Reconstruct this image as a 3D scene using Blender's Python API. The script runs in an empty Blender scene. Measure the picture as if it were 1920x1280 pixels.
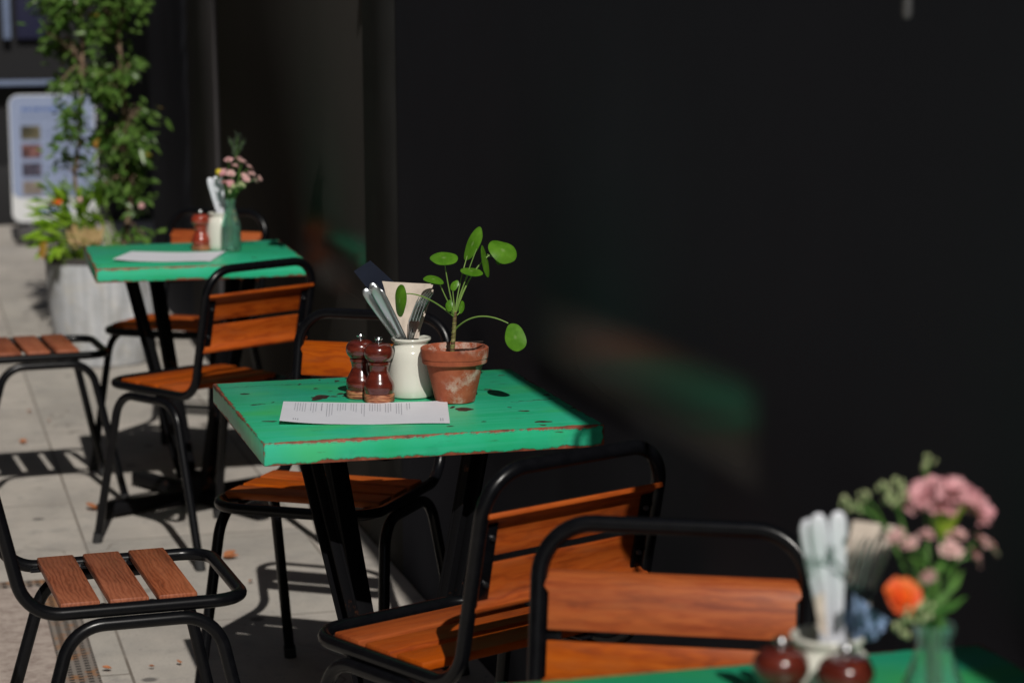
import bpy, bmesh, math, random
from mathutils import Vector, Matrix, Quaternion, noise
R = math.radians
random.seed(7)
SC = bpy.context.scene
COL = SC.collection

# ------------------------------------------------------------------ camera
CF, CPITCH, CYAW, CROLL = 4313.5, 0.1469, 0.2590, -0.0074
CPOS = Vector((-0.5676, -3.7783, 1.4818))
_h = Vector((math.sin(CYAW), math.cos(CYAW), 0))
FW = Vector((_h.x*math.cos(CPITCH), _h.y*math.cos(CPITCH), -math.sin(CPITCH)))
_r = Vector((math.cos(CYAW), -math.sin(CYAW), 0)); _u = _r.cross(FW)
RT = _r*math.cos(CROLL) + _u*math.sin(CROLL)
UP = -_r*math.sin(CROLL) + _u*math.cos(CROLL)
cam = bpy.data.cameras.new('camera'); camo = bpy.data.objects.new('camera', cam); COL.objects.link(camo)
camo.matrix_world = Matrix(((RT.x, UP.x, -FW.x, CPOS.x), (RT.y, UP.y, -FW.y, CPOS.y), (RT.z, UP.z, -FW.z, CPOS.z), (0, 0, 0, 1)))
cam.sensor_width = 36.0; cam.lens = CF/1920*36.0
cam.clip_start = 0.05; cam.clip_end = 2000
cam.dof.use_dof = True; cam.dof.aperture_fstop = 3.8; cam.dof.aperture_blades = 9
cam.dof.focus_distance = (Vector((.37, .30, .86))-CPOS).dot(FW)
SC.camera = camo

def at(u, v, y=None, z=None):
    "the point of the place seen at photo position (u,v) at depth y (or height z)"
    d = FW + RT*((u-960)/CF) - UP*((v-640)/CF)
    t = (y-CPOS.y)/d.y if z is None else (z-CPOS.z)/d.z
    return CPOS + d*t

# ------------------------------------------------------------------ light
SUNV = Vector((.035, 1.16, -1.0)).normalized()
w = bpy.data.worlds.new("World"); SC.world = w; w.use_nodes = True
nt = w.node_tree
sky = nt.nodes.new('ShaderNodeTexSky'); sky.sky_type = 'NISHITA'; sky.sun_disc = False
sky.sun_elevation = R(40.8); sky.sun_rotation = R(180)
bg = nt.nodes['Background']; bg.inputs['Strength'].default_value = 0.05
nt.links.new(sky.outputs[0], bg.inputs['Color'])
sun = bpy.data.lights.new('sun', 'SUN'); sun.energy = 5.0; sun.angle = R(.5); sun.color = (1, .955, .89)
suno = bpy.data.objects.new('sun', sun); COL.objects.link(suno)
suno.rotation_euler = SUNV.to_track_quat('-Z', 'Y').to_euler(); suno.location = (0, -12, 14)
SC.view_settings.view_transform = 'Standard'
SC.view_settings.look = 'None'; SC.view_settings.exposure = -.62; SC.view_settings.gamma = 1

# ------------------------------------------------------------------ helpers
def tag(o, label=None, cat=None, group=None, kind=None):
    if label: o['label'] = label
    if cat: o['category'] = cat
    if group: o['group'] = group
    if kind: o['kind'] = kind
    return o
def empty(name, loc, rz=0, label=None, cat=None, group=None):
    o = bpy.data.objects.new(name, None); COL.objects.link(o)
    o.location = loc; o.rotation_euler = (0, 0, rz); o.empty_display_size = .1
    return tag(o, label, cat, group)
def copy_tree(o, parent=None):
    c = o.copy(); COL.objects.link(c)
    if parent: c.parent = parent
    for ch in o.children: copy_tree(ch, c)
    return c
def build(name, bm, mat, parent=None, loc=None, sharp=38, smooth=True):
    bmesh.ops.recalc_face_normals(bm, faces=bm.faces)
    me = bpy.data.meshes.new(name)
    for e in bm.edges:
        if len(e.link_faces) == 2 and e.calc_face_angle(0) > R(sharp): e.smooth = False
    for f in bm.faces: f.smooth = smooth
    bm.to_mesh(me); bm.free()
    for m in (mat if isinstance(mat, (list, tuple)) else [mat]): me.materials.append(m)
    o = bpy.data.objects.new(name, me); COL.objects.link(o)
    if parent: o.parent = parent
    if loc is not None: o.location = loc
    return o
def fillet(pts, rad, closed=False, n=8):
    P = [Vector(p) for p in pts]; out = []; N = len(P)
    for i in range(N):
        if not closed and i in (0, N-1): out.append(P[i]); continue
        a, b, c = P[i-1], P[i], P[(i+1) % N]
        r = rad[i] if isinstance(rad, (list, tuple)) else rad
        if r <= 0: out.append(b); continue
        u = (a-b).normalized(); v = (c-b).normalized()
        ang = u.angle(v); t = r/math.tan(ang/2)
        t = min(t, (a-b).length*.49, (c-b).length*.49)
        p0, p1 = b+u*t, b+v*t
        rr = t*math.tan(ang/2); cen = b+(u+v).normalized()*(rr/math.sin(ang/2))
        q0, q1 = p0-cen, p1-cen; om = q0.angle(q1)
        for k in range(n+1):
            f = k/n
            out.append(cen+(q0*math.sin((1-f)*om)+q1*math.sin(f*om))/math.sin(om))
    return out
def tube(bm, pts, r, seg=12, closed=False, cap=True):
    P = [Vector(p) for p in pts]; N = len(P)
    rs = r if isinstance(r, (list, tuple)) else [r]*N
    T = []
    for i in range(N):
        if closed: t = P[(i+1) % N]-P[i-1]
        else: t = P[min(i+1, N-1)]-P[max(i-1, 0)]
        T.append(t.normalized())
    nrm = T[0].orthogonal().normalized(); rings = []
    for i in range(N):
        if i: nrm = (T[i-1].rotation_difference(T[i]) @ nrm)
        nrm = (nrm-T[i]*nrm.dot(T[i])).normalized()
        b = T[i].cross(nrm)
        rings.append([bm.verts.new(P[i]+(nrm*math.cos(2*math.pi*k/seg)+b*math.sin(2*math.pi*k/seg))*rs[i]) for k in range(seg)])
    M = N if closed else N-1
    off = 0
    if closed:
        d = [(rings[0][k].co-rings[-1][0].co).length for k in range(seg)]; off = d.index(min(d))
    for i in range(M):
        A, B = rings[i], rings[(i+1) % N]; o = off if (closed and i == N-1) else 0
        for k in range(seg):
            bm.faces.new((A[k], A[(k+1) % seg], B[(k+1+o) % seg], B[(k+o) % seg]))
    if not closed and cap:
        bm.faces.new(rings[0][::-1]); bm.faces.new(rings[-1])
    return bm
def bez(a, b, c, n=10):
    a, b, c = Vector(a), Vector(b), Vector(c)
    return [a*(1-t)**2+b*2*t*(1-t)+c*t*t for t in [i/n for i in range(n+1)]]
def box(bm, c, s, bev=0, rot=None, seg=2):
    r = bmesh.ops.create_cube(bm, size=1)
    vs = r['verts']
    M = Matrix.Translation(Vector(c)) @ (rot.to_4x4() if rot else Matrix.Identity(4)) @ Matrix.Diagonal((*s, 1))
    bmesh.ops.transform(bm, matrix=M, verts=vs)
    if bev:
        es = list({e for v in vs for e in v.link_edges})
        bmesh.ops.bevel(bm, geom=es, offset=bev, segments=seg, profile=.5, affect='EDGES')
    return bm
def lathe(bm, prof, seg=40, c=(0, 0, 0), caps=True):
    c = Vector(c); rings = []
    for r, z in prof:
        if r < 1e-6: rings.append([bm.verts.new(c+Vector((0, 0, z)))])
        else: rings.append([bm.verts.new(c+Vector((r*math.cos(2*math.pi*k/seg), r*math.sin(2*math.pi*k/seg), z))) for k in range(seg)])
    for A, B in zip(rings, rings[1:]):
        for k in range(seg):
            a = [A[k % len(A)], A[(k+1) % len(A)], B[(k+1) % len(B)], B[k % len(B)]]
            a2 = []
            for v in a:
                if v not in a2: a2.append(v)
            if len(a2) >= 3: bm.faces.new(a2)
    return bm
def spline(prof, n=5):
    "smooth a lathe profile (Catmull-Rom)"
    P = [Vector((a, b, 0)) for a, b in prof]; out = []
    for i in range(len(P)-1):
        p0, p1, p2, p3 = P[max(i-1, 0)], P[i], P[i+1], P[min(i+2, len(P)-1)]
        for k in range(n):
            t = k/n
            q = .5*((2*p1)+(p2-p0)*t+(2*p0-5*p1+4*p2-p3)*t*t+(3*p1-p0-3*p2+p3)*t**3)
            out.append((max(q.x, 0), q.y))
    out.append(prof[-1]); return out
def NB(): return bmesh.new()

# ------------------------------------------------------------------ materials
class Mt:
    def __init__(s, name):
        s.m = bpy.data.materials.new(name); s.m.use_nodes = True
        s.t = s.m.node_tree; s.b = s.t.nodes['Principled BSDF']
    def n(s, typ, **kw):
        nd = s.t.nodes.new('ShaderNode'+typ)
        for k, v in kw.items(): setattr(nd, k, v)
        return nd
    def l(s, a, b): s.t.links.new(a, b)
    def set(s, **kw):
        for k, v in kw.items():
            s.b.inputs[k.replace('_', ' ')].default_value = v
        return s
    def math(s, op, a, b=None, c=None):
        nd = s.n('Math', operation=op)
        for i, x in enumerate((a, b, c)):
            if x is None: continue
            if isinstance(x, (int, float)): nd.inputs[i].default_value = x
            else: s.l(x, nd.inputs[i])
        return nd.outputs[0]
    def coords(s, scale=(1, 1, 1), rnd=True):
        tc = s.n('TexCoord'); mp = s.n('Mapping'); mp.inputs['Scale'].default_value = scale
        s.l(tc.outputs['Object'], mp.inputs['Vector'])
        if rnd:
            oi = s.n('ObjectInfo'); cm = s.n('CombineXYZ')
            for i, k in enumerate((37., 91., 53.)): s.l(s.math('MULTIPLY', oi.outputs['Random'], k), cm.inputs[i])
            s.l(cm.outputs[0], mp.inputs['Location'])
        return mp.outputs[0]
    def noise(s, vec, scale=5, detail=4, rough=.55, dist=0):
        nd = s.n('TexNoise'); nd.inputs['Scale'].default_value = scale; nd.inputs['Detail'].default_value = detail
        nd.inputs['Roughness'].default_value = rough; nd.inputs['Distortion'].default_value = dist
        s.l(vec, nd.inputs['Vector']); return nd.outputs['Fac']
    def ramp(s, fac, stops):
        nd = s.n('ValToRGB'); cr = nd.color_ramp
        while len(cr.elements) < len(stops): cr.elements.new(.5)
        for e, (p, c) in zip(cr.elements, stops):
            e.position = p; e.color = (*c, 1) if len(c) == 3 else c
        s.l(fac, nd.inputs[0]); return nd.outputs[0]
    def step(s, fac, a, b):
        nd = s.n('MapRange'); nd.inputs[1].default_value = a; nd.inputs[2].default_value = b
        s.l(fac, nd.inputs[0]); return nd.outputs[0]
    def mix(s, fac, a, b, mode='MIX'):
        nd = s.n('Mix', data_type='RGBA', blend_type=mode)
        for i, x in ((0, fac), (6, a), (7, b)):
            if isinstance(x, (int, float)): nd.inputs[i].default_value = x
            elif isinstance(x, tuple): nd.inputs[i].default_value = (*x, 1)
            else: s.l(x, nd.inputs[i])
        return nd.outputs[2]
    def col(s, c): s.l(c, s.b.inputs['Base Color']); return s
    def bump(s, fac, st=.2, dist=.002):
        nd = s.n('Bump'); nd.inputs['Strength'].default_value = st; nd.inputs['Distance'].default_value = dist
        s.l(fac, nd.inputs['Height']); s.l(nd.outputs[0], s.b.inputs['Normal']); return s
def flat(name, c, rough=.5, metal=0, var=.12, sc=30, **kw):
    m = Mt(name); v = m.coords()
    f = m.noise(v, sc, 4)
    a = tuple(max(0, x*(1-var)) for x in c); b = tuple(min(1, x*(1+var)) for x in c)
    m.col(m.ramp(f, [(.3, a), (.7, b)])).set(Roughness=rough, Metallic=metal, **kw)
    return m.m

def wood(name, dark, mid, light, seed=0):
    m = Mt(name)
    v = m.coords((2.2, 34, 34)); v2 = m.coords((5, 9, 9))
    big = m.noise(v2, 1.6, 3, .5, .6)
    g = m.noise(v, 1.0, 6, .62, 1.4)
    fine = m.noise(m.coords((16, 420, 420)), 1.0, 3, .6)
    wv = m.n('TexWave', wave_type='BANDS', bands_direction='Y'); wv.inputs['Scale'].default_value = 9
    wv.inputs['Distortion'].default_value = 9; wv.inputs['Detail'].default_value = 3; wv.inputs['Detail Scale'].default_value = 1.2
    m.l(m.coords((1.1, 4.5, 4.5)), wv.inputs['Vector'])
    c1 = m.ramp(g, [(.3, dark), (.5, mid), (.72, light)])
    c2 = m.ramp(wv.outputs['Fac'], [(0, dark), (.35, mid), (1, light)])
    c = m.mix(.4, c1, c2)
    c = m.mix(m.step(big, .35, .75), c, m.mix(.5, c, light))
    lines = m.step(fine, .28, .42)
    c = m.mix(m.math('MULTIPLY', m.math('SUBTRACT', 1, lines), .45), c, dark)
    oi = m.n('ObjectInfo'); hs = m.n('HueSaturation'); m.l(c, hs.inputs['Color'])
    rr = m.math('FRACT', m.math('MULTIPLY', oi.outputs['Random'], 7.31))
    m.l(m.math('ADD', .84, m.math('MULTIPLY', rr, .28)), hs.inputs['Value'])
    m.l(m.math('ADD', .99, m.math('MULTIPLY', oi.outputs['Random'], .07)), hs.inputs['Saturation'])
    c = hs.outputs[0]
    c = m.mix(m.math('MULTIPLY', m.step(m.noise(m.coords((3, 14, 14)), 2.0, 6, .75), .5, .72), .28), c, (.16, .075, .04))
    knot = m.step(m.noise(m.coords((7, 16, 16)), 1.0, 2, .5), .66, .76)
    c = m.mix(m.math('MULTIPLY', knot, .55), c, dark)
    m.col(c); m.set(Roughness=.5, Specular_IOR_Level=.3); m.bump(fine, .12, .001)
    return m.m
W_OR = wood('orange_teak', (.17, .026, .006), (.37, .070, .013), (.50, .130, .028))
W_RED = wood('reddish_teak', (.15, .022, .004), (.32, .056, .009), (.42, .095, .016))
W_DK = wood('weathered_teak', (.085, .022, .012), (.28, .080, .038), (.42, .150, .080))

m = Mt('black_metal'); v = m.coords()
m.col(m.ramp(m.noise(v, 60, 4), [(.3, (.0025, .0027, .0036)), (.7, (.0045, .0047, .0060))])).set(Roughness=.27, Specular_IOR_Level=.26)
m.bump(m.noise(v, 300, 2), .05, .0005); BLACK = m.m
m = Mt('pedestal_steel'); v = m.coords()
ru = m.step(m.noise(v, 14, 6, .7), .60, .68)
m.col(m.mix(ru, (.005, .005, .006), m.ramp(m.noise(v, 90, 3), [(.3, (.05, .018, .01)), (.7, (.12, .045, .02))]))).set(Roughness=.6, Specular_IOR_Level=.10)
m.bump(m.noise(v, 80, 4), .25, .001); PED = m.m
RUBBER = flat('black_rubber', (.02, .02, .021), .8)
STEEL = flat('polished_steel', (.62, .63, .65), .16, 1, .05)
STEEL2 = flat('brushed_steel', (.55, .58, .60), .3, .92, .08)
BOLT = flat('dull_steel_bolt', (.4, .4, .42), .35, 1)

def paint(name, hx, hy, hz, marks=()):
    m = Mt(name)
    tc = m.n('TexCoord'); sp = m.n('SeparateXYZ'); m.l(tc.outputs['Object'], sp.inputs[0])
    d = []
    for o, h in zip(sp.outputs, (hx, hy, hz)):
        d.append(m.math('SUBTRACT', h, m.math('ABSOLUTE', o)))
    mn = m.math('MINIMUM', d[0], m.math('MINIMUM', d[1], d[2]))
    mx = m.math('MAXIMUM', d[0], m.math('MAXIMUM', d[1], d[2]))
    tot = m.math('ADD', d[0], m.math('ADD', d[1], d[2]))
    ed = m.math('SUBTRACT', m.math('SUBTRACT', tot, mn), mx)      # distance to the nearest edge
    v = m.coords()
    # green enamel with worn tints
    base = m.ramp(m.noise(v, 5.0, 4, .6), [(.30, (.020, .44, .19)), (.52, (.026, .48, .255)), (.75, (.040, .50, .33))])
    brush = m.noise(m.coords((3, 60, 60)), 1, 4)
    base = m.mix(m.math('MULTIPLY', m.step(brush, .45, .75), .38), base, (.10, .62, .42))
    yel = m.step(m.noise(m.coords((.9, 1.6, 1), True), 4.5, 2), .54, .72)
    base = m.mix(m.math('MULTIPLY', yel, .7), base, (.075, .54, .135))
    grime = m.step(m.noise(v, 16, 7, .7), .56, .8)
    base = m.mix(m.math('MULTIPLY', grime, .45), base, (.02, .24, .14))
    # worn edges
    n1 = m.noise(v, 55, 5, .7); n2 = m.noise(v, 9, 3)
    thr = m.math('ADD', m.math('MULTIPLY', m.math('SUBTRACT', n1, .5), .016), m.math('MULTIPLY', m.math('SUBTRACT', n2, .435), .018))
    e = m.math('ADD', ed, m.math('MULTIPLY', thr, -1))
    wear = m.step(e, .0034, .0018)
    wear2 = m.step(e, .0052, .0036)
    under = m.ramp(m.noise(v, 38, 5, .7), [(.28, (.035, .015, .010)), (.45, (.20, .055, .028)), (.6, (.30, .075, .035)), (.72, (.34, .22, .15)), (.82, (.10, .05, .035))])
    c = m.mix(m.math('MULTIPLY', wear2, .5), base, (.03, .13, .08))
    c = m.mix(wear, c, under)
    # chips on the surface
    vo = m.n('TexVoronoi', feature='F1'); vo.inputs['Scale'].default_value = 13; vo.inputs['Randomness'].default_value = 1
    wob = m.n('VectorMath', operation='ADD'); nz = m.n('TexNoise'); nz.inputs['Scale'].default_value = 40; nz.inputs['Detail'].default_value = 4
    m.l(v, nz.inputs['Vector']); sc = m.n('VectorMath', operation='SCALE'); sc.inputs['Scale'].default_value = .045
    m.l(nz.outputs['Color'], sc.inputs[0]); m.l(m.coords((1.0, 1.5, 1.4)), wob.inputs[0]); m.l(sc.outputs[0], wob.inputs[1])
    m.l(wob.outputs[0], vo.inputs['Vector'])
    rc = m.n('SeparateColor'); m.l(vo.outputs['Color'], rc.inputs[0])
    rad = m.math('MULTIPLY', m.math('MAXIMUM', m.math('SUBTRACT', rc.outputs[0], .38), 0), .34)
    ch = m.step(m.math('SUBTRACT', vo.outputs['Distance'], rad), .004, -.03)
    ch = m.math('MULTIPLY', ch, m.step(rc.outputs[0], .38, .42))
    # the few large worn marks
    nzv = m.n('VectorMath', operation='SCALE'); nzv.inputs['Scale'].default_value = .030; m.l(nz.outputs['Color'], nzv.inputs[0])
    for (cx, cy, rx, ry, ang) in marks:
        if rx < .04: rx, ry = rx*.72, ry*.66
        su = m.n('VectorMath', operation='ADD'); m.l(tc.outputs['Object'], su.inputs[0]); m.l(nzv.outputs[0], su.inputs[1])
        mpp = m.n('Mapping', vector_type='TEXTURE'); mpp.inputs['Location'].default_value = (cx+.015, cy+.015, 0); mpp.inputs['Rotation'].default_value = (0, 0, ang); mpp.inputs['Scale'].default_value = (rx, ry, 1)
        m.l(su.outputs[0], mpp.inputs[0]); ln = m.n('VectorMath', operation='LENGTH'); fl = m.n('VectorMath', operation='MULTIPLY'); fl.inputs[1].default_value = (1, 1, 0)
        m.l(mpp.outputs[0], fl.inputs[0]); m.l(fl.outputs[0], ln.inputs[0])
        ch = m.math('MAXIMUM', ch, m.step(ln.outputs['Value'], 1.08, .92))
    chc = m.ramp(m.noise(v, 120, 3), [(.35, (.012, .010, .009)), (.6, (.06, .022, .014)), (.75, (.16, .05, .03))])
    c = m.mix(ch, c, chc)
    # fine scratches
    sv = m.n('TexNoise'); sv.inputs['Scale'].default_value = 1; sv.inputs['Detail'].default_value = 5
    m.l(m.coords((14, 150, 150)), sv.inputs['Vector'])
    scr = m.math('MULTIPLY', m.step(sv.outputs['Fac'], .66, .70), m.step(n2, .46, .56))
    c = m.mix(m.math('MULTIPLY', scr, .8), c, (.05, .03, .02))
    m.col(c)
    m.l(m.math('ADD', .30, m.math('MULTIPLY', m.math('MAXIMUM', wear, ch), .35)), m.b.inputs['Roughness'])
    hgt = m.math('SUBTRACT', m.math('MULTIPLY', n1, .15), m.math('MAXIMUM', wear, ch))
    m.bump(hgt, .5, .0012)
    return m.m
TX, TY, TT = .600, .642, .040
MARKS = [(-.14, .262, .15, .0016, -.02), (.25, -.05, .05, .002, .1), (-0.123, 0.108, 0.018, 0.0353, -0.1), (-0.088, 0.128, 0.01, 0.0178, -0.1), (-0.078, 0.094, 0.009, 0.0146, -0.1), (-0.065, 0.276, 0.006, 0.0126, -0.1), (0.202, -0.153, 0.012, 0.0116, -0.1), (0.184, -0.108, 0.005, 0.0086, -0.1), (0.103, -0.1, 0.02, 0.027, -0.1), (0.102, -0.234, 0.006, 0.0076, -0.1), (-0.138, 0.088, 0.014, 0.0291, -0.1), (-0.098, 0.163, 0.006, 0.0072, -0.1), (-0.12, 0.201, 0.005, 0.0091, -0.1), (-0.092, 0.298, 0.005, 0.0096, -0.1), (-0.089, -0.017, 0.004, 0.0066, -0.1), (-0.221, 0.072, 0.005, 0.0086, -0.1), (-0.141, 0.26, 0.005, 0.0125, -0.1), (0.205, -0.266, 0.022, 0.015, -0.1), (-0.104, -0.17, 0.012, 0.0103, -0.1), (0.236, 0.297, 0.005, 0.013, -0.1), (0.291, -0.147, 0.006, 0.0085, -0.1), (0.087, -0.077, 0.008, 0.0109, -0.1)]
GREEN = paint('chipped_green_enamel', TX/2, TY/2, TT/2)
GREENM = paint('chipped_green_enamel_marked', TX/2, TY/2, TT/2, MARKS)

PAPER = flat('menu_paper', (.72, .735, .80), .6, 0, .02)
INK = flat('grey_print', (.42, .43, .48), .7, 0, .05)
CREAM = flat('cream_glaze', (.66, .655, .58), .16, 0, .04, 12, Coat_Weight=.3)
m = Mt('mill_lacquer'); v = m.coords((3, 3, 14))
m.col(m.ramp(m.noise(v, 9, 5, .6), [(.3, (.055, .008, .005)), (.55, (.10, .014, .008)), (.75, (.15, .026, .013))]))
m.set(Roughness=.2, Coat_Weight=.7, Coat_Roughness=.06); MILL = m.m
m = Mt('mill_lacquer_bright'); v = m.coords((3, 3, 14))
m.col(m.ramp(m.noise(v, 9, 5, .6), [(.3, (.17, .020, .010)), (.55, (.26, .034, .016)), (.75, (.32, .055, .024))]))
m.set(Roughness=.2, Coat_Weight=.7, Coat_Roughness=.06); MILLB = m.m
m = Mt('mill_worn_foot'); v = m.coords((60, 60, 420))
m.col(m.ramp(m.noise(v, 1, 5, .6), [(.36, (.07, .018, .01)), (.5, (.33, .11, .05)), (.66, (.48, .24, .11))])).set(Roughness=.55); MILLFOOT = m.m
m = Mt('terracotta'); v = m.coords()
base = m.ramp(m.noise(v, 22, 6, .65), [(.3, (.20, .040, .016)), (.5, (.32, .072, .028)), (.7, (.40, .11, .05))])
eff = m.step(m.noise(v, 30, 8, .78), .48, .62)
tcz = m.n('SeparateXYZ'); tc = m.n('TexCoord'); m.l(tc.outputs['Object'], tcz.inputs[0])
big = m.step(m.noise(v, 13, 3), .44, .56)
c = m.mix(m.math('MULTIPLY', m.math('MULTIPLY', eff, big), .8), base, (.58, .48, .40))
dk = m.step(m.noise(v, 60, 4, .7), .62, .75)
c = m.mix(m.math('MULTIPLY', dk, .5), c, (.08, .025, .015))
m.col(c).set(Roughness=.85); m.bump(m.noise(v, 70, 5), .25, .0015); TERRA = m.m
m = Mt('potting_soil'); v = m.coords()
m.col(m.ramp(m.noise(v, 160, 4), [(.4, (.012, .008, .006)), (.7, (.09, .06, .04))])).set(Roughness=1); m.bump(m.noise(v, 200, 3), 1, .004); SOIL = m.m
def leafmat(name, a, b, tr=.25, rough=.35, sc=25):
    m = Mt(name); v = m.coords()
    oi = m.n('ObjectInfo')
    c = m.ramp(m.noise(v, sc, 3), [(.3, a), (.7, b)])
    m.col(c).set(Roughness=rough)
    tl = m.n('BsdfTranslucent'); m.l(m.mix(.5, c, (.25, .55, .05)), tl.inputs[0])
    mx = m.n('MixShader'); mx.inputs[0].default_value = tr
    out = m.t.nodes['Material Output']
    m.l(m.b.outputs[0], mx.inputs[1]); m.l(tl.outputs[0], mx.inputs[2]); m.l(mx.outputs[0], out.inputs[0])
    return m.m
PILEA = leafmat('pilea_leaf', (.075, .22, .012), (.15, .35, .028), .38, .3, 45)
_t = PILEA.node_tree; _at = _t.nodes.new('ShaderNodeAttribute'); _at.attribute_name = 'leafmap'; _se = _t.nodes.new('ShaderNodeSeparateColor'); _t.links.new(_at.outputs['Color'], _se.inputs[0])
_src = _t.nodes['Principled BSDF'].inputs['Base Color'].links[0].from_socket
def _mixin(fac, src, colr):
    nd = _t.nodes.new('ShaderNodeMix'); nd.data_type = 'RGBA'; _t.links.new(fac, nd.inputs[0]); _t.links.new(src, nd.inputs[6]); nd.inputs[7].default_value = (*colr, 1); return nd.outputs[2]
def _rng(src, a, b, c, d):
    nd = _t.nodes.new('ShaderNodeMapRange'); nd.inputs[1].default_value, nd.inputs[2].default_value, nd.inputs[3].default_value, nd.inputs[4].default_value = a, b, c, d; _t.links.new(src, nd.inputs[0]); return nd.outputs[0]
_src = _mixin(_rng(_se.outputs[1], .75, 1.0, 0, .22), _src, (.20, .40, .07))
_src = _mixin(_rng(_se.outputs[0], .05, .20, .38, 0), _src, (.38, .52, .20))
_src = _mixin(_rng(_se.outputs[0], .90, 1.0, 0, .35), _src, (.03, .09, .008))
_t.links.new(_src, _t.nodes['Principled BSDF'].inputs['Base Color'])
PETI = leafmat('pilea_petiole', (.14, .26, .05), (.22, .34, .08), .1, .45)
m = Mt('pilea_stem'); v = m.coords((1, 1, 1))
m.col(m.ramp(m.noise(m.coords((40, 40, 260)), 1, 3), [(.4, (.09, .045, .02)), (.55, (.18, .19, .05)), (.7, (.30, .24, .12))])).set(Roughness=.7); STEM = m.m
SHRUB = leafmat('shrub_leaf', (.030, .085, .014), (.15, .26, .055), .2, .36, 16)
SHRUBY = leafmat('shrub_leaf_yellowing', (.30, .22, .02), (.36, .14, .02), .25, .4)
BED = leafmat('bedding_leaf', (.20, .38, .02), (.34, .52, .05), .35, .4)
HUSK = leafmat('dry_husk', (.42, .28, .12), (.55, .40, .20), .15, .8)
BARK = flat('twisted_bark', (.22, .15, .10), .9, 0, .35, 40)
PINK = leafmat('pink_petal', (.62, .24, .29), (.78, .42, .45), .2, .6, 70)
PINK2 = leafmat('pale_pink_petal', (.70, .36, .38), (.76, .50, .48), .2, .6)
ORANGE = leafmat('orange_petal', (.78, .045, .006), (.82, .17, .008), .1, .6, 60)
YEL = leafmat('yellow_bloom', (.62, .48, .02), (.70, .55, .04), .1, .7)
BUD = leafmat('green_bud', (.36, .44, .20), (.55, .60, .34), .2, .6)
FSTEM = leafmat('flower_stem', (.06, .17, .03), (.12, .26, .05), .1, .5)
CALYX = leafmat('lime_calyx', (.26, .42, .02), (.36, .50, .05), .2, .5)
DKGRASS = leafmat('dark_grass', (.035, .06, .035), (.07, .10, .06), .1, .8)
KRAFT = Mt('kraft_napkin'); v = KRAFT.coords()
KRAFT.col(KRAFT.ramp(KRAFT.noise(v, 40, 5), [(.3, (.56, .47, .40)), (.7, (.66, .57, .49))])).set(Roughness=.85)
KRAFT.bump(KRAFT.noise(KRAFT.coords((20, 20, 6)), 2, 3), .5, .004); KRAFT = KRAFT.m
NAVY = flat('navy_card', (.02, .027, .055), .6)
SHADENAP = flat('blue_napkin', (.22, .32, .52), .8, 0, .15)  # napkin's shaded side, its sky-lit blue put into the colour
def glass(name, c, rough=.02):
    m = Mt(name); m.set(Roughness=rough, IOR=1.45, Transmission_Weight=1.0)
    m.b.inputs['Base Color'].default_value = (*c, 1); return m.m
GLASS = glass('green_bottle_glass', (.60, .96, .84)); GLASS.node_tree.nodes['Principled BSDF'].inputs['Transmission Weight'].default_value = .94
WATER = glass('bottle_water', (.93, .99, .97))

# ------------------------------------------------------------------ setting: ground
m = Mt('paving_slabs')
tc = m.n('TexCoord'); mp = m.n('Mapping'); m.l(tc.outputs['Object'], mp.inputs[0])
mp.inputs['Location'].default_value = (.34, .12, 0); mp.inputs['Rotation'].default_value = (0, 0, R(90))
vec = mp.outputs[0]
bk = m.n('TexBrick'); m.l(vec, bk.inputs['Vector']); bk.offset = .43
for k, x in (('Scale', 1), ('Mortar Size', .004), ('Mortar Smooth', .3), ('Brick Width', .92), ('Row Height', .61), ('Bias', 0)): bk.inputs[k].default_value = x
bk.inputs['Color1'].default_value = (.46, .43, .385, 1); bk.inputs['Color2'].default_value = (.52, .475, .425, 1); bk.inputs['Mortar'].default_value = (.15, .125, .10, 1)
n1 = m.noise(vec, 1.7, 6, .65); n2 = m.noise(vec, 9, 6, .7); n3 = m.noise(vec, 170, 3)
c = m.mix(m.math('MULTIPLY', m.step(n1, .40, .60), .62), bk.outputs['Color'], (.315, .29, .262))
c = m.mix(m.math('MULTIPLY', m.step(n2, .5, .72), .26), c, (.60, .53, .46))
c = m.mix(m.math('MULTIPLY', m.step(n2, .46, .32), .5), c, (.25, .235, .22))
c = m.mix(m.math('MULTIPLY', m.step(n3, .52, .72), .34), c, (.22, .20, .18))
vo = m.n('TexVoronoi'); vo.inputs['Scale'].default_value = 7; m.l(vec, vo.inputs['Vector'])
sp_ = m.n('SeparateColor'); m.l(vo.outputs['Color'], sp_.inputs[0])
spot = m.math('MULTIPLY', m.step(vo.outputs['Distance'], .15, .09), m.step(sp_.outputs[0], .62, .66))
c = m.mix(m.math('MULTIPLY', spot, .75), c, (.06, .055, .055))
crk = m.n('TexVoronoi', feature='DISTANCE_TO_EDGE'); crk.inputs['Scale'].default_value = 1.1; 
wv_ = m.n('VectorMath', operation='ADD'); nz = m.n('TexNoise'); nz.inputs['Scale'].default_value = 3; m.l(vec, nz.inputs['Vector'])
m.l(vec, wv_.inputs[0]); m.l(nz.outputs['Color'], wv_.inputs[1]); m.l(wv_.outputs[0], crk.inputs['Vector'])
dirt = m.step(m.noise(vec, 3.3, 8, .8), .50, .66)
c = m.mix(m.math('MULTIPLY', dirt, .30), c, (.30, .29, .285))
fleck = m.step(m.noise(vec, 60, 2, .5), .70, .74)
c = m.mix(m.math('MULTIPLY', fleck, .5), c, (.13, .12, .115))
ck = m.math('MULTIPLY', m.step(crk.outputs['Distance'], .006, .002), m.step(n1, .48, .55))
c = m.mix(m.math('MULTIPLY', ck, .6), c, (.14, .12, .10))
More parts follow.
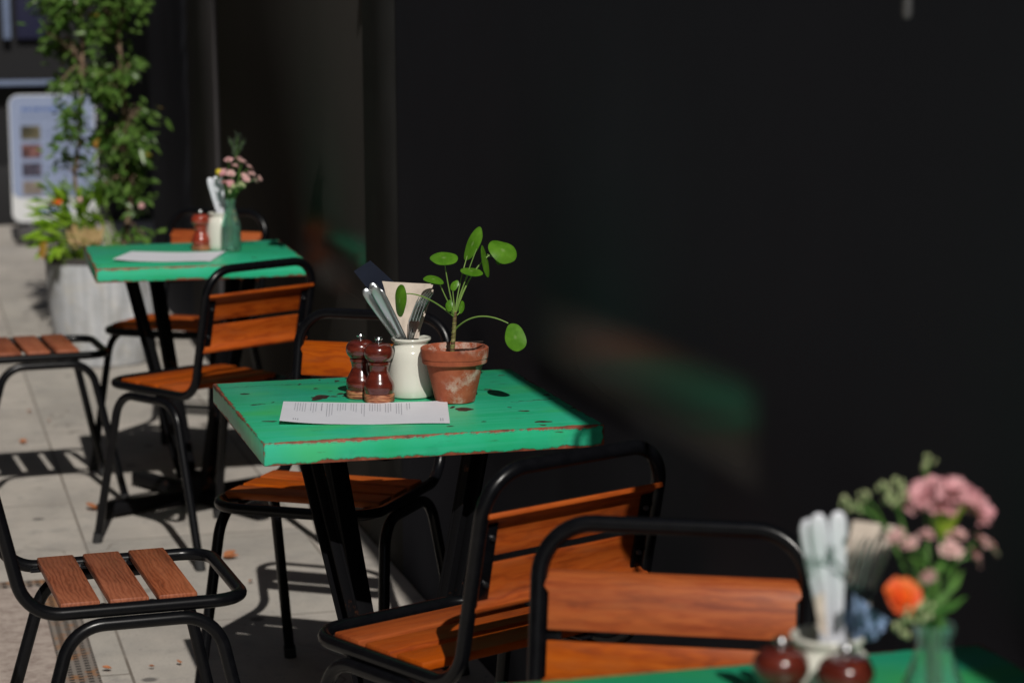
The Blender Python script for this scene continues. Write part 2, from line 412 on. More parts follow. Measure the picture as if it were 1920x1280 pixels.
m.col(c).set(Roughness=.9); m.bump(m.math('ADD', m.math('MULTIPLY', n3, .3), m.math('SUBTRACT', n2, bk.outputs['Fac'])), .35, .004)
SLABS = m.m
bm = NB(); bmesh.ops.create_grid(bm, x_segments=1, y_segments=1, size=400)
tag(build('pavement', bm, SLABS), kind='structure')

# ------------------------------------------------------------------ setting: dark shopfront along the tables
WX = .655
WALLK = flat('black_wall_paint', (.052, .055, .069), .95, 0, .2, 2.2, Specular_IOR_Level=.06)
WALLG = flat('brown_grey_render', (.048, .045, .043), .95, 0, .25, 4, Specular_IOR_Level=.06)
WALLP = flat('grey_pilaster_paint', (.060, .056, .058), .95, 0, .15, 4, Specular_IOR_Level=.06)
def masked_gloss(y1, y2, zs, base, amp, y0=None):
    "paint rubbed to a gloss at table height, matt again towards the rim of the patch"
    m = Mt('polished_black_band'); v = m.coords()
    c = m.ramp(m.noise(v, 2.2, 3), [(.3, tuple(x*.95 for x in base)), (.7, tuple(x*1.05 for x in base))])
    tc = m.n('TexCoord'); sp = m.n('SeparateXYZ'); m.l(tc.outputs['Object'], sp.inputs[0])
    def soft(o, a, b):
        nd = m.n('MapRange', interpolation_type='SMOOTHSTEP'); nd.inputs[1].default_value = a; nd.inputs[2].default_value = b
        if a > b: nd.inputs[1].default_value = b; nd.inputs[2].default_value = a; nd.inputs[3].default_value = 1; nd.inputs[4].default_value = 0
        m.l(o, nd.inputs[0]); return nd.outputs[0]
    g = m.math('MULTIPLY', soft(sp.outputs[2], zs[0], zs[1]), soft(sp.outputs[2], zs[3], zs[2]))  # soft mask set where the wall reflection is wanted
    g = m.math('MULTIPLY', g, soft(sp.outputs[1], y2, y1))
    if y0 is not None: g = m.math('MULTIPLY', g, soft(sp.outputs[1], y0-.05, y0+.12))
    m.set(Roughness=.27); m.l(m.mix(.8, c, (0, 0, 0)), m.b.inputs['Base Color'])
    df = m.n('BsdfDiffuse'); m.l(c, df.inputs[0]); mx = m.n('MixShader')
    m.l(m.math('MULTIPLY', g, amp), mx.inputs[0]); m.l(df.outputs[0], mx.inputs[1]); m.l(m.b.outputs[0], mx.inputs[2])
    m.l(mx.outputs[0], m.t.nodes['Material Output'].inputs[0]); return m.m
m = Mt('upper_brick'); bk = m.n('TexBrick'); m.l(m.coords((1, 1, 1), False), bk.inputs['Vector']); bk.inputs['Scale'].default_value = 4
bk.inputs['Color1'].default_value = (.07, .07, .075, 1); bk.inputs['Color2'].default_value = (.10, .10, .105, 1); bk.inputs['Mortar'].default_value = (.3, .28, .25, 1)
m.col(bk.outputs[0]).set(Roughness=.9); BRICK = m.m
shop = empty('cafe_building', (WX, 0, 0), 0, 'black painted cafe front running along the wall side of the green tables', 'building')
def wbox(name, y0, y1, z0, z1, x0, x1, mat, bev=.004):
    bm = NB(); box(bm, ((x0+x1)/2, (y0+y1)/2, (z0+z1)/2), (x1-x0, y1-y0, z1-z0), bev)
    return build(name, bm, mat, shop)
wbox('wall', -9, 1.95, 0, 2.6, 0, .3, WALLK)
wbox('pier', 1.95, 2.38, 0, 2.6, -.004, .3, flat('grey_pier_paint', (.045, .046, .046), .95, 0, .15, 5, Specular_IOR_Level=.06))
wbox('rendered_panel', 2.38, 5.3, 0, 2.6, 0, .3, WALLG)
wbox('pilaster', 5.3, 6.16, 0, 2.6, -.02, .3, WALLP)
wbox('dark_door', 6.16, 8.0, 0, 2.6, .01, .3, WALLK)
wbox('painted_panel', -8.99, 1.949, .002, 2.598, -.003, .02, masked_gloss(-.1, .75, (.73, .81, .85, .94), (.060, .064, .080), .9, -.62), .0006)
wbox('painted_panel', 2.383, 5.278, .002, 2.598, -.003, .02, masked_gloss(2.6, 3.6, (.60, .70, .78, .88), (.066, .062, .058), .9), .0006)
# storey above, standing out over the pavement: its edge throws the shade line
bm = NB()
vs = [bm.verts.new(p) for p in ((.535-WX-.016*9, -9, 2.6), (.535-WX+.016*8, 8, 2.6), (3.5, 8, 2.6), (3.5, -9, 2.6))]
f = bm.faces.new(vs); g = bmesh.ops.extrude_face_region(bm, geom=[f])
bmesh.ops.translate(bm, verts=[x for x in g['geom'] if isinstance(x, bmesh.types.BMVert)], vec=(0, 0, 11))
build('upper_storey', bm, BRICK, shop)

# wall lamps on swan necks
def wall_lamp(y, dz, label):
    t = empty('wall_lamp', (WX, y, 1.9+dz), 0, label, 'lamp', 'wall lamps along the black cafe front')
    bm = NB(); tube(bm, fillet([(0, 0, -.02), (-.05, 0, .09), (-.15, 0, .09), (-.15, 0, -.28)], .04), .006, 10); build('arm', bm, BLACK, t)
    bm = NB(); tube(bm, [(0, 0, -.02), (-.012, 0, -.02)], .04, 20); build('wall_plate', bm, BLACK, t)
    bm = NB(); lathe(bm, [(.007, -.27), (.014, -.28), (.02, -.30), (.030, -.345), (.034, -.365), (.031, -.365), (.016, -.31), (.006, -.29)], 24, (-.15, 0, 0)); build('lamp_shade', bm, flat('grey_shade', (.05, .05, .052), .5), t)
    bm = NB(); lathe(bm, [(.004, -.30), (.0055, -.40), (.0065, -.435), (.004, -.441), (0, -.442)], 12, (-.15, 0, 0)); build('bulb_tip', bm, flat('grey_bulb', (.07, .07, .073), .4), t)
wall_lamp(-1.43, 0, 'small dark wall lamp whose bulb tip hangs into the top right corner')
wall_lamp(2.05, .18, 'small dark wall lamp on a swan neck above the far table')  # out of view, placed to drop a small shadow on the far table

# ------------------------------------------------------------------ setting: far end of the street
far = empty('far_shopfront', (0, 12.2, 0), 0, 'dark navy shopfront with pale window frame far behind the climbing plant', 'building')
NV = flat('navy_shop_paint', (.006, .007, .034), .6, 0, .2, 2); NVK = flat('black_shop_paint', (.0075, .0075, .009), .8)
PALE = flat('pale_blue_frame', (.13, .17, .27), .6)
def fbox(name, c, sz, mat, bev=.01):
    bm = NB(); box(bm, c, sz, bev); return build(name, bm, mat, far)
fbox('wall', (2, .3, 6), (16, .5, 12), NVK)
q = at(13, 70, y=12.2); fbox('window_frame', (q.x, .0, 1.75), (.055, .10, 1.0), PALE)
q = at(50, 156, y=12.1); fbox('sill', (q.x+.0, -.06, q.z), (.42, .14, .035), PALE)
q = at(58, 70, y=12.2); fbox('shop_panel', (q.x, .02, 1.75), (.19, .07, 1.0), NV)
q = at(-60, 70, y=12.2); fbox('window_pane', (q.x-.2, .02, 1.75), (.72, .06, 1.0), flat('dark_pane', (.012, .016, .03), .12))
fbox('stall_riser', (2, .0, .2), (12, .12, .4), NVK)
fbox('fascia', (2, -.12, 2.9), (12, .36, .5), NV)

opp = empty('brick_terrace', (-7, 0, 0), 0, 'dark grey brick terrace on the other side of the street, outside the photo', 'building')  # unseen, added tall and dark to cut sky light in the street
bm = NB(); box(bm, (-3, 20, 11), (6, 80, 22), .05); build('wall', bm, BRICK, opp)
for k in range(16):
    for z in (1.6, 5.0, 8.4, 11.8):
        bm = NB(); box(bm, (.01, -16+4.6*k, z), (.08, 1.5, 2.0), .01); wn = build('window', bm, flat('sash_frame', (.3, .3, .3), .6) if k+z < 2 else bpy.data.materials['sash_frame'], opp)
        bm = NB(); box(bm, (.05, -16+4.6*k, z), (.02, 1.3, 1.8), .005); build('pane', bm, flat('dark_sash_pane', (.01, .01, .012), .1) if k+z < 2 else bpy.data.materials['dark_sash_pane'], wn)

# unseen black screens added along the kerb to keep wall reflections dark
for k in range(4):
    t = empty('cafe_barrier', (-.69, 3.55+1.72*k, 0), 0, ['black canvas cafe barrier on the kerb side nearest to the viewer', 'second black canvas cafe barrier on the kerb side', 'third black canvas cafe barrier on the kerb side', 'black canvas cafe barrier on the kerb side farthest away'][k], 'barrier', 'black canvas barriers on the kerb side')
    for yy in (-.80, .80):
        bm = NB(); tube(bm, [(0, yy, 0), (0, yy, .98)], .02, 14); build('post', bm, BLACK, t)
        bm = NB(); lathe(bm, [(0, 0), (.16, 0), (.16, .012), (.03, .022), (.022, .04), (0, .04)], 28, (0, yy, 0)); build('foot_plate', bm, BLACK, t)
    for z in (.93, .12):
        bm = NB(); tube(bm, [(0, -.80, z), (0, .80, z)], .012, 12); build('rail', bm, BLACK, t)
    bm = NB(); box(bm, (0, 0, .525), (.006, 1.52, .80), .002); build('canvas_panel', bm, flat('black_canvas', (.014, .014, .015), .95), t)

# ------------------------------------------------------------------ chairs
def make_chair(sw, bw, yf=.203, so=0):
    t = empty('bistro_chair', (0, 0, 0))
    HW = .179; r = .0118
    yb = lambda z: -.200-.078*(z-.45)/.35
    zt = .795
    loop = fillet([(-HW, yb(zt), zt), (HW, yb(zt), zt), (HW, -.200, .45), (HW+.002, yf, .45), (-HW-.002, yf, .45), (-HW, -.200, .45)],
                  [.072, .072, .075, .078-(.203-yf)*.9, .078-(.203-yf)*.9, .075], True, 10)
    bm = NB(); tube(bm, loop, r, 14, True); build('frame', bm, BLACK, t)
    for s in (-1, 1):
        pts = fillet([(s*.212, .215, .004), (s*.186, .125, .4268), (s*.186, -.125, .4268), (s*.212, -.250, .004)], .075, False, 10)
        bm = NB(); tube(bm, pts, r, 14); lf = build('leg_frame', bm, BLACK, t)
        for q, q2 in ((pts[0], pts[1]), (pts[-1], pts[-2])):
            d = (q2-q).normalized()
            bm = NB(); tube(bm, [q-d*.004, q+d*.026], .0138, 14); build('foot_cap', bm, RUBBER, lf)
    for s in (-1, 1):
        bm = NB(); box(bm, (s*.152, so+.008, .4495), (.024, .262, .005), .001); sp = build('seat_support', bm, BLACK, t)
        for k in range(2):
            bm = NB(); lathe(bm, [(0, .004), (.005, .003), (.005, 0), (0, 0)], 10, (s*.152, so-.0315+.0845*k, .452)); build('bolt', bm, BOLT, sp)
    for k in range(3):
        bm = NB(); box(bm, (0, so-.0735+.0845*k, .4600), (.352, .068, .0155), .0035); build('seat_slat', bm, sw, t)
    def slat(z0, z1, lip):
        n = []; H = []
        prof = []
        if lip == 'top': pr = [(0, z0), (0, z0+.02), (-.0005, z1-.022), (-.006, z1-.010), (-.016, z1-.002), (-.024, z1)]
        else: pr = [(-.022, z0), (-.015, z0+.003), (-.006, z0+.011), (-.0005, z0+.022), (0, z1-.02), (0, z1)]
        th = .0085
        P = [Vector((0, yb(z)+.008+dy, z)) for dy, z in pr]
        front, back = [], []
        for i, q in enumerate(P):
            tg = (P[min(i+1, len(P)-1)]-P[max(i-1, 0)]).normalized(); nn = Vector((0, tg.z, -tg.y))
            front.append(q+nn*th/2); back.append(q-nn*th/2)
        prof = front+back[::-1]
        bm = NB(); rings = []
        N = len(P)
        for s in (-1, 1):
            ring = []
            for i, q in enumerate(prof):
                k = i if i < N else 2*N-1-i
                lipk = pr[k][0] < -.004
                ring.append(bm.verts.new((s*(.1765 if lipk else .164), q.y, q.z)))
            rings.append(ring)
        L = len(prof)
        for i in range(L): bm.faces.new((rings[0][i], rings[0][(i+1) % L], rings[1][(i+1) % L], rings[1][i]))
        for ring in rings:
            for i in range(N-1): bm.faces.new((ring[i], ring[i+1], ring[L-2-i], ring[L-1-i]))
        bmesh.ops.recalc_face_normals(bm, faces=bm.faces)
        es = [e for e in bm.edges if len(e.link_faces) == 2 and e.calc_face_angle(0) > R(50)]
        bmesh.ops.bevel(bm, geom=es, offset=.0022, segments=2, profile=.5, affect='EDGES')
        return bm
    build('back_slat', slat(.658, .7275, 'top'), bw, t)
    build('back_slat', slat(.576, .6445, 'low'), bw, t)
    for s in (-1, 1):
        bm = NB(); a, b = Vector((s*.159, yb(.59)-.001, .59)), Vector((s*.159, yb(.712)-.001, .712))
        c = (a+b)/2; rot = Matrix.Rotation(math.atan2(-(b.y-a.y), (b.z-a.z))*1.0, 3, 'X')
        box(bm, c, (.026, .004, (b-a).length), .0012, rot); br = build('back_bracket', bm, BLACK, t)
        for z in (.615, .690):
            bm = NB(); tube(bm, [(s*.156, yb(z)-.002, z), (s*.156, yb(z)-.0075, z-.001)], .0042, 10); build('bolt', bm, BOLT, br)
    return t
CH = 'black framed bistro chairs around the green tables'
protoA = make_chair(W_OR, W_OR); protoB = make_chair(W_DK, W_OR, .180, -.034); protoC = make_chair(W_RED, W_RED)
usedp = set()
def chair(proto, x, y, th, label):
    o = copy_tree(proto) if id(proto) in usedp else proto
    usedp.add(id(proto)); o.location = (x, y, 0); o.rotation_euler = (0, 0, th); tag(o, label, 'chair', CH); return o
chair(protoC, .2062, 2.4841, .5322, 'chair with its back to the viewer on the near side of the far table')
chair(protoC, .2948, -.2282, .4324, 'chair seen from behind in front of the middle table, hoop shadow across its seat')
chair(protoA, .2731, -1.2143, 2.6772, 'nearest chair facing the viewer, behind the carnation and mills at bottom right')
chair(protoA, .2779, .9635, 2.5402, 'chair facing the viewer behind the middle table, back half hidden by mills')
chair(protoA, .2854, 3.633, 2.5131, 'farthest chair, its orange back showing behind the green bottle and single mill')
chair(protoB, -.2055, .3078, -1.515, 'sideways chair at bottom left with three brown seat slats in full view')
chair(protoB, -.187, 3.2495, -1.50, 'sideways chair at the left edge, seat cut off by the photo, beside the pale planter')

# ------------------------------------------------------------------ tables
def make_table():
    t = empty('cafe_table', (0, 0, 0))
    bm = NB(); box(bm, (0, 0, 0), (TX, TY, TT), .003, None, 2); build('tabletop', bm, GREEN, t, (0, 0, .75-TT/2))
    a0 = R(28)
    bm = NB(); box(bm, (0, 0, .704), (.42, .42, .010), .002, Matrix.Rotation(a0, 3, 'Z')); build('top_plate', bm, PED, t)
    for k in range(4):
        a = a0+k*math.pi/2; d = Vector((math.cos(a), math.sin(a), 0)); s = Vector((-d.y, d.x, 0))
        p0 = d*.205+Vector((0, 0, .70)); p1 = d*.040+Vector((0, 0, .075))
        ax = (p1-p0).normalized(); nn = s.cross(ax)
        rot = Matrix((s, nn, ax)).transposed()
        L = (p1-p0).length; c = (p0+p1)/2
        bm = NB(); box(bm, c, (.040, .006, L), .0015, rot)
        box(bm, c-nn*.0115+s*.0168, (.005, .018, L-.01), .0015, rot)
        box(bm, c-nn*.0115-s*.0168, (.005, .018, L-.01), .0015, rot); build('leg', bm, PED, t)
        bm = NB(); box(bm, d*.185+Vector((0, 0, .0275)), (.31, .05, .035), .006, Matrix.Rotation(a, 3, 'Z')); ft = build('foot', bm, PED, t)
        bm = NB(); tube(bm, [d*.315+Vector((0, 0, 0)), d*.315+Vector((0, 0, .011))], .018, 16); build('glide', bm, RUBBER, ft)
    bm = NB(); tube(bm, [(0, 0, .012), (0, 0, .09)], .05, 24); build('hub', bm, PED, t)
    return t
T2 = make_table(); T2.location = (.300, .321, 0)
tag(T2, 'chipped green table in the middle carrying the terracotta pot and two pepper mills', 'table', 'green topped cafe tables')
T3 = copy_tree(T2); top2 = [q for q in T2.children if q.name.startswith('tabletop')][0]; top2.material_slots[0].link = 'OBJECT'; top2.material_slots[0].material = GREENM; T3.location = (.245+.008, 2.6818+.321, 0); T3.rotation_euler.z = -.028
tag(T3, 'far green table carrying a single mill and the green bottle of small flowers', 'table')
T1 = copy_tree(T3); T1.location = (.304, -1.4427-.321, 0); T1.rotation_euler.z = .0
tag(T1, 'nearest green table, cut off at bottom right under the carnation and mills', 'table')

# ------------------------------------------------------------------ things on the tables
ZT = .7505
def make_mill(mat):
    t = empty('pepper_mill', (0, 0, 0))
    bm = NB(); lathe(bm, [(0, 0), (.0265, 0), (.0282, .0015), (.0284, .006), (.0276, .0068), (.0276, .0078), (.0284, .0086), (.0284, .0125), (.0278, .0145), (.026, .015)], 40); build('foot_ring', bm, MILLFOOT, t)
    bm = NB(); lathe(bm, [(.026, .015)]+spline([(.0266, .016), (.0284, .024), (.0276, .034), (.0222, .045), (.0178, .055), (.0180, .063), (.0192, .0675)], 5)+[(.0205, .069), (.0205, .0735), (.017, .0745)], 40); build('body', bm, mat, t)
    bm = NB(); lathe(bm, [(.017, .0745), (.0195, .0755)]+spline([(.0215, .0765), (.0262, .083), (.0278, .0915), (.0255, .1005), (.0185, .1068), (.009, .109)], 6)+[(0, .109)], 40); build('head', bm, mat, t)
    bm = NB(); lathe(bm, [(.005, .108), (.005, .112), (.0042, .1135), (.0072, .1148), (.0078, .117), (.0066, .1195), (.003, .1208), (0, .121)], 24); build('knob', bm, STEEL, t)
    return t
MG = 'turned wooden pepper mills on the tables'
mill = make_mill(MILL); mill.location = (.270, .345, ZT)
tag(mill, 'dark red turned mill standing in front beside the menu on the middle table', 'pepper mill', MG)
def mcopy(src, loc, label, rz=0):
    o = copy_tree(src); o.location = loc; o.rotation_euler.z = rz; return tag(o, label, 'pepper mill', MG)
mcopy(mill, (.2465, .397, ZT), 'dark red turned mill half hidden behind another one, left of the cream crock', 1.1)
mcopy(mill, (.237, -1.752, ZT), 'blurred dark mill left of the nearest crock, only head and knob showing', .6)
mcopy(mill, (.2865, -1.795, ZT), 'blurred dark mill at the bottom edge right in front of the nearest crock', 2.2)
mb = make_mill(MILLB); mb.location = (.291, 3.087, ZT)
tag(mb, 'bright red brown mill standing alone on the far table', 'pepper mill', MG)

def make_crock():
    t = empty('crock', (0, 0, 0))
    out = [(0, 0), (.038, 0), (.0425, .002), (.0445, .006), (.0452, .02), (.0448, .05), (.0440, .072)]+spline([(.0435, .078), (.0410, .0875), (.0355, .0945), (.0325, .0985), (.0325, .1020), (.0355, .1050), (.0377, .1072), (.0372, .1105), (.0345, .1112)], 4)
    inn = [(.031, .109), (.029, .100), (.033, .092), (.040, .08), (.041, .02), (.036, .006), (0, .006)]
    bm = NB(); lathe(bm, out+inn, 48); build('jar_body', bm, CREAM, t)
    return t
CG = 'cream crocks holding cutlery'
cr2 = make_crock(); cr2.location = (.340, .384, ZT); tag(cr2, 'cream glazed crock of cutlery and brown napkins behind two mills on the middle table', 'crock', CG)
cr3 = copy_tree(cr2); cr3.location = (.353, 3.097, ZT); tag(cr3, 'cream crock behind the green bottle on the far table', 'crock', CG)
cr1 = copy_tree(cr2); cr1.location = (.297, -1.725, ZT); tag(cr1, 'blurred cream crock on the nearest table at bottom right', 'crock', CG)

def make_knife():
    "handle end up, origin at the lower tip"
    bm = NB(); prof = [(0, .003, .0006), (.02, .008, .0008), (.085, .0085, .001), (.100, .0045, .003), (.112, .0054, .0028), (.150, .0074, .003), (.190, .0092, .0032), (.205, .0086, .003), (.2125, .0050, .0022), (.2140, .001, .001)]
    rings = []
    for z, a, b in prof:
        rings.append([bm.verts.new((a*math.copysign(abs(math.cos(q))**.7, math.cos(q)), b*math.copysign(abs(math.sin(q))**.8, math.sin(q)), z)) for q in [2*math.pi*k/16 for k in range(16)]])
    for A, B in zip(rings, rings[1:]):
        for k in range(16): bm.faces.new((A[k], A[(k+1) % 16], B[(k+1) % 16], B[k]))
    bm.faces.new(rings[0][::-1]); bm.faces.new(rings[-1])
    return build('table_knife', bm, STEEL2, sharp=60)
def make_fork():
    "tines up, origin at the lower end of the handle"
    bm = NB()
    pr = [(0, .007, 0), (.03, .006, 0), (.09, .0032, .0), (.12, .0032, .002), (.135, .007, .006), (.150, .0115, .0075), (.158, .0120, .0070)]
    rings = []
    for z, a, y in pr:
        rings.append([bm.verts.new(q) for q in ((-a, y-.001, z), (a, y-.001, z), (a, y+.001, z), (-a, y+.001, z))])
    for A, B in zip(rings, rings[1:]):
        for k in range(4): bm.faces.new((A[k], A[(k+1) % 4], B[(k+1) % 4], B[k]))
    bm.faces.new(rings[0][::-1]); bm.faces.new(rings[-1])
    for i in range(4):
        x = -.0102+.0068*i
        tube(bm, [(x, .0072, .156), (x, .0052, .175), (x*.96, .0015, .195), (x*.95, -.002, .207)], [.0019, .0017, .0014, .0006], 8)
    return build('fork', bm, STEEL, sharp=50)
def aim(o, base, top, spin=0):
    "local Z along the piece, its broad side turned to the street and then spun about its length"
    z = (Vector(top)-Vector(base)).normalized(); x = Vector((math.cos(CYAW), -math.sin(CYAW), 0)); x = (x-z*x.dot(z)).normalized()
    x = Quaternion(z, spin) @ x; y = z.cross(x)
    o.rotation_mode = 'QUATERNION'; o.rotation_quaternion = Matrix((x, y, z)).transposed().to_quaternion()
    o.location = base
kn0 = make_knife(); fk0 = make_fork(); STEELW = flat('bright_worn_steel', (.76, .78, .85), .34, .12, .06); ku = [0]; fu = [0]  # sun glare on the handles put into a pale, barely metallic colour
def knife(top, base_dir, label, group, spin=0):
    o = kn0 if ku[0] == 0 else kn0.copy()
    if ku[0]: COL.objects.link(o)
    ku[0] += 1
    top = Vector(top); d = (Vector(base_dir)-top).normalized()
    aim(o, top+d*.214, top, spin); tag(o, label, 'knife', group)
    if 'middle crock' not in label: o.material_slots[0].link = 'OBJECT'; o.material_slots[0].material = STEELW
    return o
def fork(top, base_dir, label, group, spin=0):
    o = fk0 if fu[0] == 0 else fk0.copy()
    if fu[0]: COL.objects.link(o)
    fu[0] += 1
    top = Vector(top); d = (Vector(base_dir)-top).normalized()
    aim(o, top+d*.207, top, spin); tag(o, label, 'fork', group); return o

# middle table: knives lean left, forks and napkins right
KG = 'steel knives standing in the middle crock'
kl = ['leftmost steel knife leaning out of the middle crock', 'wide pale steel knife handle leaning in front of the others in the middle crock', 'steel knife leaning against the brown napkins in the middle crock', 'steel knife at the back of the leaning bundle in the middle crock']
for (u, v, y, bu, sp), lb in zip([(683, 541, .392, 742, .25), (699, 535, .366, 750, .0), (709, 541, .378, 757, -.45), (696, 530, .402, 748, .1)], kl):
    knife(at(u, v, y), at(bu, 632, y*.4+.384*.6), lb, KG, sp)
def sheet(name, pts, mat, parent=None, thick=.0006, nx=10, ny=12, crease=0, seed=0):
    "a paper sheet spanned by four corners (bl, br, tr, tl), creased"
    bl, br, tr, tl = [Vector(p) for p in pts]; n = (br-bl).cross(tl-bl).normalized()
    bm = NB(); g = []
    for j in range(ny+1):
        row = []
        for i in range(nx+1):
            a, b = i/nx, j/ny
            p = bl.lerp(br, a).lerp(tl.lerp(tr, a), b)
            h = crease*(noise.noise(Vector((a*3+seed, b*3, seed)))+.5*noise.noise(Vector((a*8+seed, b*6, 3))))
            row.append(bm.verts.new(p+n*h))
        g.append(row)
    for j in range(ny):
        for i in range(nx): bm.faces.new((g[j][i], g[j][i+1], g[j+1][i+1], g[j+1][i]))
    bmesh.ops.recalc_face_normals(bm, faces=bm.faces)
    r = bmesh.ops.solidify(bm, geom=list(bm.faces), thickness=thick)
    return build(name, bm, mat, parent, sharp=70)
NG = 'brown paper napkins in the middle crock'
nap = [((748, 634, .388), (779, 634, .392), (812, 534, .400), (716, 527, .390), 'front brown paper napkin with a fold across it in the middle crock'),
       ((751, 634, .394), (783, 634, .397), (813, 543, .408), (720, 530, .398), 'brown paper napkin tucked right behind the front one in the middle crock'),
       ((755, 634, .400), (785, 634, .402), (808, 532, .414), (727, 528, .404), 'rearmost brown paper napkin in the middle crock')]
for i, q in enumerate(nap):
    tag(sheet('paper_napkin', [at(*p[:2], y=p[2]) for p in q[:4]], KRAFT, None, .0012, 12, 14, .0040, i*5.3), q[4], 'napkin', NG)
FG = 'forks standing tines up in the middle crock'
for i, (u, v, y, sp) in enumerate([(799, 553, .372, .75), (803, 549, .378, .85), (806, 546, .384, .95), (793, 556, .368, .6)]):
    fork(at(u, v, y), at(766+i*2, 640, .384), ['frontmost fork with dark tines leaning right in the middle crock', 'second fork in the stack leaning right against the brown napkins', 'fork nearest the plant stem, leaning right in the middle crock', 'fork lowest in the stack over the brown napkins of the middle crock'][i], FG, sp)
tag(sheet('folded_card', [at(724, 560, y=.425), at(765, 562, y=.425), at(752, 541, y=.435), at(690, 487, y=.440)], NAVY, None, .004, 6, 6, .002, 2),
    'dark navy folded card sticking out behind the knives of the middle crock', 'card')
bm = NB()
P = [at(*q, y=.430) for q in ((661, 507), (692, 487), (765, 552), (735, 600))]
bpy.data.objects.remove(bpy.data.objects['folded_card'])
n = (P[1]-P[0]).cross(P[3]-P[0]).normalized()
f = bm.faces.new([bm.verts.new(p+n*(-.012 if i in (0, 1) else 0)) for i, p in enumerate(P)])
bmesh.ops.solidify(bm, geom=[f], thickness=.003)
tag(build('folded_card', bm, NAVY), 'dark navy folded card sticking out behind the knives of the middle crock', 'card')

# menus
def make_menu(corners, label, text=True, seed=1):
    bl, br, tr, tl = [Vector((x, y, 0)) for x, y in corners]
    t = empty('paper_menu', (bl.x, bl.y, ZT), 0, label, 'menu', 'paper menus lying on the tables')
    def S(a, b, e=0):
        p = bl.lerp(br, a).lerp(tl.lerp(tr, a), b)-bl
        lift = .0015+.007*max(0, 1-a*3.2)**2*(1-b*.6)+.003*max(0, (a-.8)*5)**2*b+.0008*math.sin(a*9)
        return Vector((p.x, p.y, lift+e))
    bm = NB(); nx, ny = 30, 14; g = [[bm.verts.new(S(i/nx, j/ny)) for i in range(nx+1)] for j in range(ny+1)]
    for j in range(ny):
        for i in range(nx): bm.faces.new((g[j][i], g[j][i+1], g[j+1][i+1], g[j+1][i]))
    bmesh.ops.recalc_face_normals(bm, faces=bm.faces); bmesh.ops.solidify(bm, geom=list(bm.faces), thickness=-.0003)
    build('sheet', bm, PAPER, t, sharp=70)
    if text:
        rnd = random.Random(seed); bm = NB()
        def q(a0, a1, b0, b1):
            k = max(1, int((b1-b0)/.04))
            for j in range(k):
                c0, c1 = b0+(b1-b0)*j/k, b0+(b1-b0)*(j+1)/k
                bm.faces.new([bm.verts.new(S(a, b, .0006)) for a, b in ((a0, c0), (a1, c0), (a1, c1), (a0, c1))])
        a = .075
        blocks = [5, 3, 1, 3, 4, 3, 2, 5, 3, 3, 2]
        for n_ in blocks:
            head = n_ == 1
            ln = rnd.uniform(.35, .62) if not head else .45
            for _ in range(n_):
                b = .93
                stop = .93-ln*rnd.uniform(.7, 1)
                while b > stop:
                    wl = rnd.uniform(.02, .06); q(a, a+(.0065 if head else .0042), b-wl, b); b -= wl+.012
                a += .0155
            a += .018
        for i in range(3): q(.075+i*.013, .082+i*.013, .10, .17)
        for i in range(2): q(.945+i*.013, .951+i*.013, .08, .20)
        build('printed_text', bm, INK, t, smooth=False)
    return t
make_menu([(.053, .157), (.341, .079), (.386, .291), (.095, .372)], 'white printed menu sheet lying under the mills on the middle table', True, 3)
make_menu([(.008, 2.853), (.276, 2.765), (.353, 3.000), (.083, 3.081)], 'white sheet lying flat on the far table left of the single mill', False)

# terracotta pot with a small plant
pot = empty('potted_plant', (.404, .303, ZT), 0, 'round leaved green plant in a stained terracotta pot on the middle table', 'potted plant')
out = [(0, 0), (.034, 0), (.0365, .0015), (.0372, .004), (.0455, .040), (.0522, .0705), (.0560, .0712), (.0600, .0735), (.0607, .080), (.0605, .0815), (.0618, .0825), (.0630, .097), (.0628, .1005), (.0610, .1020)]
inn = [(.0575, .1018), (.0560, .099), (.0545, .088), (.045, .05), (0, .05)]
bm = NB(); lathe(bm, out+inn, 56)
for vv in bm.verts:
    vv.co += Vector((1, 0, 0))*.0006*noise.noise(vv.co*60)+Vector((0, 0, 1))*.0006*noise.noise(vv.co*45)
build('terracotta_pot', bm, TERRA, pot)
bm = NB(); lathe(bm, [(0, .0885), (.02, .089), (.04, .0875), (.0552, .0855)], 40)
bmesh.ops.subdivide_edges(bm, edges=list(bm.edges), cuts=2)
for vv in bm.verts: vv.co.z += .004*noise.noise(vv.co*160)+.002*noise.noise(vv.co*400)
build('soil', bm, SOIL, pot)
PO = Vector(pot.location)
def L(u, v, y): return at(u, v, y)-PO
bm = NB(); sp0 = L(848, 656, .300); sp1 = L(851, 625, .300); sp2 = L(853, 591, .300)
pts = [sp0-Vector((0, 0, .012)), sp0, sp1, sp2, sp2+Vector((.001, 0, .008))]
tube(bm, pts, [.0048, .0043, .0039, .0036, .0025], 12)
for k in range(9):
    f = k/8; p = sp0.lerp(sp2, f); r0 = .0046-.0009*f
    tube(bm, [p-Vector((0, 0, .0012)), p, p+Vector((0, 0, .0012))], [r0*.96, r0+.0004, r0*.96], 12, cap=False)
build('stem', bm, STEM, pot)
VC = -FW
